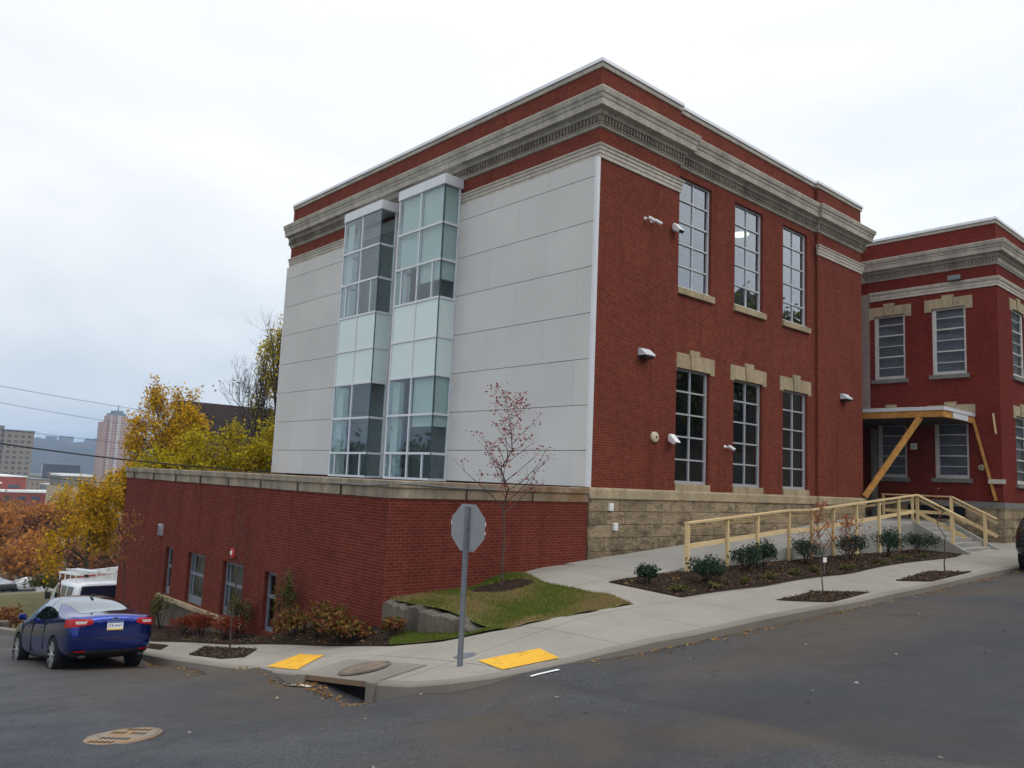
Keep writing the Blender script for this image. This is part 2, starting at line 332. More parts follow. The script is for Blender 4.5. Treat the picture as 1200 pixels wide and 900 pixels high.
# ------------------------------------------------------------------ helpers
def tag(o, label=None, cat=None, group=None, kind=None):
    if label: o['label'] = label
    if cat: o['category'] = cat
    if group: o['group'] = group
    if kind: o['kind'] = kind
    return o
def thing(name, label, cat, loc=(0, 0, 0), group=None):
    o = bpy.data.objects.new(name, None); C.objects.link(o); o.location = loc; o.empty_display_size = .2
    return tag(o, label, cat, group)
def origin(p):
    v = Vector((0, 0, 0))
    while p: v = v+p.location; p = p.parent
    return v
def link(name, me, parent=None, smooth=False):
    o = bpy.data.objects.new(name, me); C.objects.link(o)
    if parent: o.parent = parent
    if smooth:
        me.shade_smooth()
    return o
def np_mesh(name, V, F, mat, parent=None, smooth=False, org=True):
    """V (n,3) world coords, F (m,k) int"""
    V = np.asarray(V, dtype=np.float32); F = np.asarray(F, dtype=np.int32)
    if parent and org: V = V-np.array(origin(parent), dtype=np.float32)
    me = bpy.data.meshes.new(name); k = F.shape[1]
    me.vertices.add(len(V)); me.vertices.foreach_set('co', V.ravel())
    me.loops.add(F.size); me.loops.foreach_set('vertex_index', F.ravel())
    me.polygons.add(len(F)); me.polygons.foreach_set('loop_start', np.arange(0, F.size, k, dtype=np.int32))
    me.polygons.foreach_set('loop_total', np.full(len(F), k, dtype=np.int32))
    me.update(calc_edges=True); me.validate()
    me.materials.append(mat)
    return link(name, me, parent, smooth)
class MB:
    def __init__(s): s.b = bmesh.new()
    def face(s, *pts):
        return s.b.faces.new([s.b.verts.new(p) for p in pts])
    def box(s, x0, x1, y0, y1, z0, z1):
        x0, x1 = sorted((x0, x1)); y0, y1 = sorted((y0, y1)); z0, z1 = sorted((z0, z1))
        v = [s.b.verts.new(p) for p in ((x0, y0, z0), (x1, y0, z0), (x1, y1, z0), (x0, y1, z0), (x0, y0, z1), (x1, y0, z1), (x1, y1, z1), (x0, y1, z1))]
        for f in ((3, 2, 1, 0), (4, 5, 6, 7), (0, 1, 5, 4), (1, 2, 6, 5), (2, 3, 7, 6), (3, 0, 4, 7)): s.b.faces.new([v[i] for i in f])
    def hexa(s, lo, hi):
        """lo, hi: 4 points each, same order (ccw from above)"""
        v = [s.b.verts.new(p) for p in (*lo, *hi)]
        for f in ((3, 2, 1, 0), (4, 5, 6, 7), (0, 1, 5, 4), (1, 2, 6, 5), (2, 3, 7, 6), (3, 0, 4, 7)): s.b.faces.new([v[i] for i in f])
    def beam(s, p, q, w, h, up=(0, 0, 1)):
        p, q = Vector(p), Vector(q); d = (q-p).normalized(); sx = d.cross(Vector(up))
        if sx.length < 1e-4: sx = Vector((1, 0, 0))
        sx.normalize(); uz = sx.cross(d)
        sx *= w/2; uz *= h/2
        s.hexa((p-sx-uz, p+sx-uz, q+sx-uz, q-sx-uz), (p-sx+uz, p+sx+uz, q+sx+uz, q-sx+uz))
    def tube(s, p, q, r0, r1=None, n=10, cap=True):
        p, q = Vector(p), Vector(q); r1 = r0 if r1 is None else r1
        d = (q-p).normalized(); a = d.orthogonal().normalized(); b = d.cross(a)
        A = [s.b.verts.new(p+(a*math.cos(2*math.pi*i/n)+b*math.sin(2*math.pi*i/n))*r0) for i in range(n)]
        B = [s.b.verts.new(q+(a*math.cos(2*math.pi*i/n)+b*math.sin(2*math.pi*i/n))*r1) for i in range(n)]
        for i in range(n): s.b.faces.new((A[i], A[(i+1) % n], B[(i+1) % n], B[i]))
        if cap: s.b.faces.new(A[::-1]); s.b.faces.new(B)
    def prism(s, pts, off):
        """closed polygon extruded by vector off"""
        off = Vector(off); A = [s.b.verts.new(p) for p in pts]; B = [s.b.verts.new(Vector(p)+off) for p in pts]; n = len(A)
        s.b.faces.new(A[::-1]); s.b.faces.new(B)
        for i in range(n): s.b.faces.new((A[i], A[(i+1) % n], B[(i+1) % n], B[i]))
    def lathe(s, c, prof, n=20):
        rings = [[s.b.verts.new((c[0]+r*math.cos(2*math.pi*i/n), c[1]+r*math.sin(2*math.pi*i/n), c[2]+z)) for i in range(n)] for r, z in prof]
        for A, B in zip(rings, rings[1:]):
            for i in range(n): s.b.faces.new((A[i], A[(i+1) % n], B[(i+1) % n], B[i]))
        s.b.faces.new(rings[0][::-1]); s.b.faces.new(rings[-1])
    def sweep(s, path, prof, closed=False):
        """path: list of xy points; prof: list of (out, z), out = offset to the left-hand normal, mitred"""
        n = len(path); P = [Vector((p[0], p[1])) for p in path]; rows = []
        for i in range(n):
            a = P[i]-P[i-1] if (i > 0 or closed) else P[i+1]-P[i]
            b = P[(i+1) % n]-P[i] if (i < n-1 or closed) else P[i]-P[i-1]
            a.normalize(); b.normalize(); na = Vector((-a.y, a.x)); nb = Vector((-b.y, b.x))
            m = (na+nb); m = m/max(.2, m.dot(na))
            rows.append([s.b.verts.new((P[i].x+m.x*o, P[i].y+m.y*o, z)) for o, z in prof])
        for i in range(n if closed else n-1):
            A, B = rows[i], rows[(i+1) % n]
            for j in range(len(prof)-1): s.b.faces.new((A[j], B[j], B[j+1], A[j+1]))
    def wall(s, axis, c, u0, u1, z0, z1, holes=(), depth=.15, inward=1):
        """plane wall with openings; axis 'x' runs along X at y=c, axis 'y' runs along Y at x=c; reveals go inward"""
        us = sorted({u0, u1, *[h[0] for h in holes], *[h[1] for h in holes]}); zs = sorted({z0, z1, *[h[2] for h in holes], *[h[3] for h in holes]})
        P = (lambda u, d, z: (u, c+d, z)) if axis == 'x' else (lambda u, d, z: (c+d, u, z))
        for a, b in zip(us, us[1:]):
            if b > u1 or a < u0: continue
            for e, g in zip(zs, zs[1:]):
                um, zm = (a+b)/2, (e+g)/2
                if any(h[0] < um < h[1] and h[2] < zm < h[3] for h in holes): continue
                s.face(P(a, 0, e), P(b, 0, e), P(b, 0, g), P(a, 0, g))
        d = depth*inward
        for h in holes:
            a, b, e, g = h[:4]
            s.face(P(a, 0, e), P(a, d, e), P(a, d, g), P(a, 0, g)); s.face(P(b, 0, e), P(b, 0, g), P(b, d, g), P(b, d, e))
            s.face(P(a, 0, g), P(a, d, g), P(b, d, g), P(b, 0, g)); s.face(P(a, 0, e), P(b, 0, e), P(b, d, e), P(a, d, e))
    def build(s, name, mat, parent=None, bevel=0, smooth=False):
        if bevel:
            bmesh.ops.remove_doubles(s.b, verts=s.b.verts, dist=1e-5)
            ed = [e for e in s.b.edges if len(e.link_faces) == 2 and e.calc_face_angle(0) > .5]
            bmesh.ops.bevel(s.b, geom=ed, offset=bevel, segments=2, affect='EDGES', profile=.6)
        bmesh.ops.recalc_face_normals(s.b, faces=s.b.faces)
        o = origin(parent)
        if o.length: bmesh.ops.translate(s.b, verts=s.b.verts, vec=-o)
        me = bpy.data.meshes.new(name); s.b.to_mesh(me); s.b.free()
        for m in (mat if isinstance(mat, (list, tuple)) else [mat]): me.materials.append(m)
        return link(name, me, parent, smooth)
def copy_tree(o, parent=None):
    c = o.copy(); C.objects.link(c); c.parent = parent
    for k in ('label', 'category', 'group'):
        if parent and k in c.keys(): del c[k]
    for ch in list(o.children): copy_tree(ch, c)
    return c
def text_mesh(txt, size, ext=.002):
    cu = bpy.data.curves.new('t', 'FONT'); cu.body = txt; cu.size = size; cu.extrude = ext; cu.align_x = 'CENTER'; cu.align_y = 'CENTER'
    o = bpy.data.objects.new('t', cu); C.objects.link(o); bpy.context.view_layer.update()
    me = bpy.data.meshes.new_from_object(o.evaluated_get(bpy.context.evaluated_depsgraph_get()))
    bpy.data.objects.remove(o); return me

# ------------------------------------------------------------------ ground heights (metres, eye level = 0)
class RBF:
    def __init__(s, pts, c=.8):
        s.p = np.array([q[:2] for q in pts], float); z = np.array([q[2] for q in pts], float); s.c = c; n = len(z)
        K = np.sqrt(((s.p[:, None]-s.p[None])**2).sum(-1)+c*c); A = np.zeros((n+3, n+3)); A[:n, :n] = K+np.eye(n)*.02
        A[:n, n] = A[n, :n] = 1; A[:n, n+1:] = s.p; A[n+1:, :n] = s.p.T
        s.w = np.linalg.solve(A, np.concatenate([z, np.zeros(3)]))
    def __call__(s, x, y):
        x = np.atleast_1d(np.asarray(x, float)); y = np.atleast_1d(np.asarray(y, float))
        q = np.stack([x, y], -1); K = np.sqrt(((q[:, None]-s.p[None])**2).sum(-1)+s.c**2)
        r = K@s.w[:-3]+s.w[-3]+q@s.w[-2:]
        return r if len(r) > 1 else float(r[0])
curb = [(6.62, 45, -7.5, .14), (6.62, 38, -6.55, .14), (6.62, 31, -5.65, .14), (6.62, 26, -5.06, .14), (6.62, 22, -4.57, .14), (6.6, 19.5, -4.24, .14), (6.6, 16.5, -3.86, .14), (6.6, 14.3, -3.55, .13),
        (6.6, 13.9, -3.49, .04), (6.6, 12.1, -3.23, .04), (6.6, 12.0, -3.21, .25), (6.58, 10.0, -2.93, .25), (6.68, 9.3, -2.82, .15), (6.95, 8.75, -2.71, .12), (7.42, 8.42, -2.62, .09),
        (7.85, 8.27, -2.57, .04), (8.6, 8.08, -2.48, .04), (9.3, 7.98, -2.41, .10), (11.3, 7.82, -2.30, .14), (15.4, 7.76, -2.17, .14), (19.1, 7.74, -2.07, .14), (23, 7.74, -1.95, .14), (27, 7.74, -1.84, .14), (36, 7.74, -1.6, .14), (46, 7.74, -1.35, .14)]
walk_pts = [c[:3] for c in curb]+[(7.5, 30, -5.5), (7.5, 26, -5.0), (7.55, 21.7, -4.45), (8.1, 18.5, -4.02), (8.7, 14.7, -3.45), (8.66, 12.7, -3.1), (9.0, 11.6, -2.86), (9.6, 10.5, -2.52), (11, 9.95, -2.27), (12.3, 10.05, -2.21),
        (13.6, 9.8, -2.17), (16.5, 9.72, -2.1), (20.7, 9.72, -2.0), (28.2, 9.72, -1.79), (31, 9.8, -1.71), (36, 9.8, -1.6), (46, 9.8, -1.3), (7.9, 10.2, -2.76), (7.7, 11.8, -3.02),
        (12.3, 12.5, -2.12), (14.06, 14.1, -2.02), (15.4, 14.1, -1.98), (17.1, 14.1, -1.88), (15.2, 11.54, -1.96), (16.5, 11.45, -1.91), (20, 11.45, -1.84), (24, 11.45, -1.78), (29, 11.4, -1.74), (16.5, 10.6, -1.96), (22, 10.6, -1.86), (36, 14, -1.6), (31, 14, -1.7)]
zwk = RBF(walk_pts)
def along(pts, st=.35):
    o = []
    for a, b in zip(pts, pts[1:]):
        k = max(1, int(math.hypot(b[0]-a[0], b[1]-a[1])/st)); o += [(a[0]+(b[0]-a[0])*j/k, a[1]+(b[1]-a[1])*j/k) for j in range(k)]
    return o+[pts[-1]]
lawn_poly = [(9.6, 10.5), (11, 9.95), (12.3, 10.0), (12.45, 10.7), (12.25, 11.6), (12.3, 12.5), (12.9, 13.5), (13.2, 14.22), (9.55, 14.22), (9.55, 11.2)]
bed_poly = [(7.55, 31.2), (7.55, 26), (7.55, 21.7), (8.1, 18.5), (8.7, 14.7), (8.66, 12.7), (9.0, 11.62), (9.6, 10.5), (9.55, 11.2), (9.46, 31.2)]
zlw = RBF([(x, y, zwk(x, y)) for x, y in along(lawn_poly[:8])]+[(9.55, 14.2, -2.52), (9.55, 13, -2.48), (9.55, 12.1, -2.47), (9.6, 11.35, -2.55), (10.6, 13, -2.36), (11.65, 13.05, -2.24), (11.9, 14.2, -2.36), (10.8, 11.6, -2.38), (12.6, 14.2, -2.18)], .5)
zbd = RBF([(x, y, zwk(x, y)) for x, y in along(bed_poly[:8])]+[(9.4, 14.1, -3.06), (9.4, 12.9, -2.98), (9.42, 11.9, -2.84), (9.4, 15.5, -3.25), (9.4, 17.2, -3.55), (9.4, 19, -4.05), (9.4, 22, -4.45), (9.4, 26, -4.9), (9.4, 30.5, -5.45)], .5)
def inpoly(P, poly):
    x, y = P[:, 0], P[:, 1]; ins = np.zeros(len(P), bool); n = len(poly)
    for i in range(n):
        x0, y0 = poly[i]; x1, y1 = poly[(i+1) % n]
        c = ((y0 > y) != (y1 > y)); xi = (x1-x0)*(y-y0)/(y1-y0+1e-12)+x0; ins ^= c & (x < xi)
    return ins
def zup(x, y):
    x = np.atleast_1d(np.asarray(x, float)); y = np.atleast_1d(np.asarray(y, float)); P = np.stack([x, y], -1)
    z = np.atleast_1d(zwk(x, y)); m = inpoly(P, lawn_poly); k = inpoly(P, bed_poly)
    if m.any(): z[m] = zlw(x[m], y[m])
    if k.any(): z[k] = zbd(x[k], y[k])
    return z if len(z) > 1 else float(z[0])
road_pts = [(c[0], c[1], c[2]-c[3]) for c in curb]+[(0, 0, -1.78), (3.2, 9.9, -3.06), (0, 12, -3.3), (-6, 8, -2.8), (20, 2, -1.95), (36, 2, -1.55), (8, 3, -2.22), (-10, 0, -1.75), (0, -10, -.6), (20, -6, -1.8), (2.5, 18.6, -4.06), (4.7, 18.6, -4.17), (6.2, 18.6, -4.29),
        (2.5, 31, -5.7), (-5, 31, -5.7), (-8, 18, -4.0), (4, 25, -5.0), (3, 45, -7.5), (5.2, 5.2, -2.45), (2, 9.5, -3.0), (7.5, 2.2, -2.08), (12, 12, -3.2), (10, 15, -4.4), (10, 20, -5.2), (10, 30, -6.4), (30, 12, -3), (20, 12, -3), (45, 2, -1.3)]
zrd = RBF(road_pts)
def sheet(name, poly, zf, off, mat, step=.45, kind='structure', parent=None):
    b = bmesh.new(); dv, _e, df = delaunay_2d_cdt([Vector((p[0], p[1])) for p in poly], [], [list(range(len(poly)))], 1, 1e-6)[:3]
    vs = [b.verts.new((p[0], p[1], 0)) for p in dv]
    for f in df: b.faces.new([vs[i] for i in f])
    xs = [p[0] for p in poly]; ys = [p[1] for p in poly]
    for ax, lo, hi in ((0, min(xs), max(xs)), (1, min(ys), max(ys))):
        k = math.floor(lo/step)+1
        while k*step < hi:
            co = [0, 0, 0]; co[ax] = k*step+.0137; no = [0, 0, 0]; no[ax] = 1
            bmesh.ops.bisect_plane(b, geom=b.verts[:]+b.edges[:]+b.faces[:], dist=1e-5, plane_co=co, plane_no=no); k += 1
    P = np.array([v.co[:] for v in b.verts]); Z = np.atleast_1d(zf(P[:, 0], P[:, 1]))+off
    for v, z in zip(b.verts, Z): v.co.z = z
    bmesh.ops.recalc_face_normals(b, faces=b.faces)
    if sum(f.normal.z for f in b.faces) < 0: bmesh.ops.reverse_faces(b, faces=b.faces)
    me = bpy.data.meshes.new(name); b.to_mesh(me); b.free(); me.materials.append(mat)
    o = link(name, me, parent, True)
    if kind: tag(o, kind=kind)
    return o
# terrain sheet: one grid reaching the horizon
def zt(x, y):
    r = np.where(y > 60, np.hypot(np.minimum(x, 0)*.0+x*.25, y), y)
    return np.interp(r, [-400, -60, 0, 14, 28, 33, 39, 46, 52, 80, 120, 200, 300, 9000], [30, 5.5, -2.7, -4.7, -6.4, -6.8, -7.4, -6.5, -7.5, -11.4, -16.6, -21, -24, -24])
def axis_pts(a, far):
    k = [0]; s = 1.2
    while k[-1] < far: k.append(k[-1]+s); s *= 1.085 if k[-1] > 55 else 1.0
    return np.array(k)*1.
ax_ = axis_pts(0, 9000); gx = np.concatenate([-ax_[::-1][:-1], ax_]); gy = gx
GX, GY = np.meshgrid(gx, gy); nx, ny = len(gx), len(gy)
GZ = zt(GX.ravel(), GY.ravel())
ii = np.arange(nx*ny).reshape(ny, nx)
FQ = np.stack([ii[:-1, :-1], ii[:-1, 1:], ii[1:, 1:], ii[1:, :-1]], -1).reshape(-1, 4)
tag(np_mesh('ground', np.stack([GX.ravel(), GY.ravel(), GZ], -1), FQ, m_terr, smooth=True), kind='structure')
# road
road_poly = [(-26, -26), (46, -26), (46, 7.85)]+[(c[0]+.06, c[1]+.06) for c in curb[::-1][1:]]+[(6.7, 48), (-26, 48)]
sheet('road', road_poly, zrd, 0, m_asph, .6)
def strip(pts, w):
    L, Rr = [], []
    for i, p in enumerate(pts):
        a = Vector(pts[max(0, i-1)]); b = Vector(pts[min(len(pts)-1, i+1)]); d = (b-a).normalized(); n = Vector((-d.y, d.x))*w/2
        L.append((p[0]+n.x, p[1]+n.y)); Rr.append((p[0]-n.x, p[1]-n.y))
    return L+Rr[::-1]
random.seed(4)
for a, b in (((6.3, 12.45), (6.32, 11.35)), ((8.12, 7.85), (7.72, 7.98))):
    sheet('painted_line', strip([a, b], .07), zrd, .010, m_white, .3)
# sidewalks, beds, lawn
back = [(7.5, 31.2), (7.55, 26), (7.55, 21.7), (8.1, 18.5), (8.7, 14.7), (8.66, 12.7), (9.0, 11.6), (9.6, 10.5), (11, 9.95), (12.3, 10.05)]
ci = [(c[0]+.1, c[1]+.08) for c in curb[:24] if c[1] <= 31.1 or c[0] > 7]
ci = [(6.74, 31.2)]+[(c[0]+.13, c[1]) for c in curb if c[0] < 6.65 and c[1] < 31]+[(6.8, 9.36), (7.06, 8.85), (7.49, 8.54), (7.9, 8.4), (8.63, 8.21), (9.33, 8.11)]+[(c[0], c[1]+.13) for c in curb[18:]]
walk_poly = ci+[(46, 14.3), (13.2, 14.3), (12.9, 13.5), (12.3, 12.5), (12.25, 11.6), (12.45, 10.7), (12.3, 10.0), (11, 9.95), (9.6, 10.5), (9.0, 11.62), (8.66, 12.7), (8.7, 14.7), (8.1, 18.5), (7.55, 21.7), (7.55, 26), (7.5, 31.2)]
sheet('sidewalk', walk_poly, zwk, 0, m_walk)
_c = np.mean(lawn_poly, 0)
sheet('lawn', [(x+(.035 if x > _c[0] else (-.0 if x < 9.58 else -.03)), y+(.0 if y > 13.9 else (.03 if y > _c[1] else -.035))) for x, y in lawn_poly], zlw, .012, m_lawn, .225)
sheet('lawn', [(8.66, 12.7), (9.0, 11.62), (9.6, 10.5), (9.55, 11.2), (9.47, 13.0), (9.05, 13.3)], zbd, .03, m_lawn, .225)
sheet('planting_bed', bed_poly, zbd, .012, m_mulch, .225)
sheet('planting_bed', [(13.3, 11.5), (13.65, 9.85), (16.5, 9.76), (20.7, 9.76), (28.2, 9.76), (29.22, 9.95), (29.22, 11.6), (15.9, 11.6)], zup, .02, m_mulch, .225)
pits = [[(6.96, 18.3), (7.85, 19.3), (7.95, 16.9), (6.98, 15.6)], [(6.98, 20.6), (7.35, 21.6), (7.4, 20.2), (7.0, 19.6)],
        [(15.3, 8.75), (17.2, 8.95), (18.2, 8.1), (16.1, 7.98)], [(20.7, 8.6), (23.2, 8.75), (24.2, 8.0), (21.3, 7.98)]]
pits[0] = [(7.0, 17.9), (7.75, 18.9), (7.95, 16.6), (7.3, 15.8), (7.0, 16.2)]
for p in pits: sheet('tree_pit', p, zup, .014, m_mulch, .225)
ring = [(11.65+.72*math.cos(a*.5)*random.uniform(.9, 1.1), 13.05+.62*math.sin(a*.5)*random.uniform(.9, 1.1)) for a in range(12)]
sheet('tree_pit', ring, zup, .035, m_mulch, .15)
# alley behind the annex
sheet('alley', [(6.7, 31.4), (15, 31.4), (15, 37.6), (6.7, 37.6)], lambda x, y: -6.10-.14*(y-32)+0*x, 0, m_walk, 1.)
# kerb, with the gap of the storm drain between the two runs
def run_curb(pts):
    b = MB(); rows = []
    n = len(pts)
    for i, p in enumerate(pts):
        a = Vector(pts[max(0, i-1)][:2]); c = Vector(pts[min(n-1, i+1)][:2]); d = (c-a).normalized(); nn = Vector((-d.y, d.x))   # left of travel = towards the sidewalk
        z = zup(p[0], p[1]); zb = z-p[3]-.12
        q = Vector(p[:2]); i1 = q+nn*.03; i2 = q+nn*.17
        rows.append([b.b.verts.new((q.x, q.y, zb)), b.b.verts.new((q.x, q.y, z-.025)), b.b.verts.new((i1.x, i1.y, z+.004)), b.b.verts.new((i2.x, i2.y, zup(i2.x, i2.y)+.005)), b.b.verts.new((i2.x, i2.y, zb))])
    for A, B in zip(rows, rows[1:]):
        for j in range(4): b.b.faces.new((A[j], B[j], B[j+1], A[j+1]))
    b.b.faces.new(rows[0]); b.b.faces.new(rows[-1][::-1])
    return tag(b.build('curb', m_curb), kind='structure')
def dens(pts):
    o = []
    for a, b in zip(pts, pts[1:]):
        k = max(1, int(math.hypot(b[0]-a[0], b[1]-a[1])/.7))
        for j in range(k): o.append(tuple(a[m]+(b[m]-a[m])*j/k for m in range(4)))
    return o+[pts[-1]]
run_curb(dens(curb[:10])); run_curb(dens(curb[11:]))

# ------------------------------------------------------------------ main building
FY, WX, AX, BY, RX = 14.15, 15.54, 9.43, 32.2, 31.25
school = thing('school_building', 'red brick two storey building clad in pale panels beside two glass bays', 'building', (WX, FY, -.1))
PX0, PX1, REC = 19.15, 27.68, .11         # the middle of the front is set back a little
wx = [(19.28, 21.0), (22.33, 24.05), (25.38, 27.10)]
holesU = [(a, b, 5.99, 9.46) for a, b in wx]; holesL = [(a, b, .14, 3.56) for a, b in wx]
b = MB()
b.wall('x', FY, WX, PX0, -.07, 11.43); b.wall('x', FY+REC, PX0, PX1, -.07, 11.43, holesU+holesL, .16); b.wall('x', FY, PX1, RX, -.07, 11.43)
b.face((PX0, FY, -.07), (PX0, FY+REC, -.07), (PX0, FY+REC, 11.43), (PX0, FY, 11.43)); b.face((PX1, FY, -.07), (PX1, FY+REC, -.07), (PX1, FY+REC, 11.43), (PX1, FY, 11.43))
BR, BL = (20.12, 22.66), (23.78, 26.28)
hl = [(BR[0]+.06, BR[1]-.06, 0, 9.4), (BL[0]+.06, BL[1]-.06, 0, 9.4)]
b.wall('y', WX, FY, BY, -8, 11.43, hl, .2)
b.wall('y', RX, FY, BY, -8, 11.43); b.wall('x', BY, WX, RX, -8, 11.43)
b.build('wall', m_brick, school)
b = MB(); b.box(WX+.3, RX-.3, FY+.3, BY-.3, 11.0, 11.06); b.build('roof', m_flashd, school)
fpath = [(WX, BY), (WX, FY), (PX0, FY), (PX0, FY+REC), (PX1, FY+REC), (PX1, FY), (RX, FY), (RX, BY)]
fp = fpath[::-1]     # outward = left of travel when reversed
def sweep_part(name, prof, mat, path, parent): b = MB(); b.sweep(path, prof); return b.build(name, mat, parent)
sweep_part('parapet_coping', [(0, 11.43), (.045, 11.44), (.05, 11.56), (-.02, 11.57)], m_lime, fp, school)
sweep_part('coping_flashing', [(-.02, 11.575), (.085, 11.575), (.085, 11.585), (.075, 11.66), (.06, 11.70), (-.35, 11.70), (-.35, 11.0)], m_flash, fp, school)
sweep_part('cornice', [(0, 9.70), (.05, 9.72), (.06, 9.78), (.09, 9.80), (.09, 10.0), (.15, 10.02), (.17, 10.10), (.20, 10.14), (.34, 10.155), (.35, 10.33), (.37, 10.35), (.39, 10.44), (.42, 10.47), (.45, 10.60), (.44, 10.63), (0, 10.72)], m_lime, fp, school)
b = MB()
y = FY-.02
for (x0, x1, yy) in ((WX-.08, PX0, FY), (PX0+.12, PX1-.1, FY+REC), (PX1, RX+.08, FY)):
    k = x0
    b = MB()
    while k < x1: b.box(k, k+.065, yy-.150, yy-.088, 9.83, 9.985); k += .13
    b.build('dentils', m_limed, school)
b = MB(); k = FY-.08
while k < BY: b.box(WX-.150, WX-.088, k, k+.065, 9.83, 9.985); k += .13
b.build('dentils', m_limed, school)
sprof = [(0, 8.84), (.04, 8.845), (.04, 8.95), (.06, 8.955), (.06, 9.06), (.085, 9.065), (.085, 9.13), (.12, 9.17), (.125, 9.21), (0, 9.24)]
for pth in ([(PX0, FY+.02), (PX0-.001, FY), (WX, FY), (WX, BY)], [(RX, BY), (RX, FY), (PX1, FY), (PX1-.001, FY+.02)]):
    sweep_part('string_course', sprof, m_limeW, pth, school)
# stone base
b = MB(); b.sweep([(RX, BY), (RX, FY), (PX1, FY), (PX1, FY+REC), (PX0, FY+REC), (PX0, FY), (WX, FY), (WX, FY+.6)], [(0, -.065), (.07, -.075), (.075, -.36), (.05, -.37), (.055, -3.4)])
b.build('stone_base', m_stone, school)
sweep_part('water_table', [(.0, -.062), (.072, -.066), (.09, -.12), (.085, -.34), (.052, -.345)], m_lintel, [(RX, BY), (RX, FY), (PX1, FY), (PX1, FY+REC), (PX0, FY+REC), (PX0, FY), (WX, FY), (WX, FY+.6)], school)
def front_window(a, bb, z0, z1, rows, upper):
    y0 = FY+REC+.10; f = MB()
    f.box(a, a+.055, y0, y0+.09, z0, z1); f.box(bb-.075, bb, y0, y0+.09, z0, z1)
    f.box(a+.055, bb-.075, y0, y0+.09, z1-.05, z1); f.box(a+.055, bb-.075, y0, y0+.09, z0, z0+.09)
    mid = (a+bb)/2; f.box(mid-.021, mid+.021, y0+.006, y0+.085, z0+.09, z1-.05)
    for k in range(1, rows):
        z = z0+.04+(z1-z0-.04)*k/rows
        f.box(a+.055, bb-.075, y0-.006, y0+.084, z-.022, z+.022)
    w = f.build('window', m_aluf if upper else m_alu, school)
    g = MB(); g.box(a+.04, bb-.06, y0+.04, y0+.055, z0+.05, z1-.03); g.build('glass', m_glass, w)
    s = MB(); yw = FY+REC
    if upper:
        s.box(a-.07, bb+.12, yw-.09, yw+.10, z0-.20, z0-.002); s.build('sill', m_lintel, w, .008)
        s = MB(); s.box(a+.002, bb-.002, yw+.012, y0-.002, z0, z0+.05); s.build('sill_flashing', m_white, w)
    else:
        s.box(a-.02, bb+.02, yw-.06, yw+.10, z0-.22, z0-.002); s.build('sill', m_lintel, w, .008)
        l = MB(); yl = yw-.035; c = (a+bb)/2
        zt_, zb_ = z1+.455, z1-.035
        l.prism([(a-.22, yl, zb_-.02), (a-.002, yl, zb_-.02), (a-.002, yl, z1+.002), (c-.17, yl, z1+.002), (c-.24, yl, zt_), (a-.22, yl, zt_)], (0, .05, 0))
        l.prism([(bb+.22, yl, zb_-.02), (bb+.22, yl, zt_), (c+.24, yl, zt_), (c+.17, yl, z1+.002), (bb+.002, yl, z1+.002), (bb+.002, yl, zb_-.02)], (0, .05, 0))
        lo = l.build('lintel', m_lintel, w, .006)
        k = MB(); k.prism([(c-.165, yl-.04, z1-.002), (c+.165, yl-.04, z1-.002), (c+.25, yl-.04, zt_+.13), (c-.25, yl-.04, zt_+.13)], (0, .09, 0)); k.build('keystone', m_lintel, lo, .008)
    return w
for h in holesU: front_window(*h, 5, True)
for h in holesL: front_window(*h, 5, False)
# rooms behind the glass
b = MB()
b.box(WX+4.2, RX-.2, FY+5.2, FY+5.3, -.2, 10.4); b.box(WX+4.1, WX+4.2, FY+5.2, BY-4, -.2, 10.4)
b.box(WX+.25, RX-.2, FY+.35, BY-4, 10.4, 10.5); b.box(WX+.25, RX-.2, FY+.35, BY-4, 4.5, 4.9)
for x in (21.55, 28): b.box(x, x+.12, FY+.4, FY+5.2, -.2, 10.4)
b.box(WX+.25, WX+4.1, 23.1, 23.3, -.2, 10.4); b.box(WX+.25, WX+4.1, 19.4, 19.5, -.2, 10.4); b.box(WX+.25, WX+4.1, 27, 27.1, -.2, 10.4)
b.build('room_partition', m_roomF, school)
b = MB(); b.box(WX+.25, RX-.2, FY+.35, BY-4, -.3, -.1); b.box(WX+.25, RX-.2, FY+.35, BY-4, 4.905, 4.93); b.build('room_floor', m_roomd, school)
for q in ((20.5, 20.9, FY+1.4, FY+1.8, -.1, 2.4), (22.6, 23.8, FY+2, FY+2.4, -.1, 1.1), (25.6, 26.8, FY+2.2, FY+2.5, -.1, 1.4)):
    b = MB(); b.box(*q); b.build('cabinet', m_room, school)
t = NT('lamp_glow'); e = t.new('ShaderNodeEmission'); e.inputs[0].default_value = (1, .82, .55, 1); e.inputs[1].default_value = 3.5; t.l.new(e.outputs[0], t.out.inputs[0])
lampo = thing('ceiling_lamp', 'lit round ceiling lamp seen inside the middle upper window', 'lamp', (27.0, 17.0, 10.4))
# hangs in the room over the middle window
b = MB(); b.lathe((27.0, 17, 10.06), [(.05, .18), (.2, .14), (.34, .03), (.35, 0)]); b.build('lamp_shade', m_white, lampo)
b = MB(); b.lathe((27.0, 17, 10.0), [(.30, 0), (.33, .03), (.33, .05)]); b.build('bulb', t.m, lampo)
b = MB(); b.tube((27.0, 17, 10.2), (27.0, 17, 10.42), .015); b.build('stem', m_white, lampo)
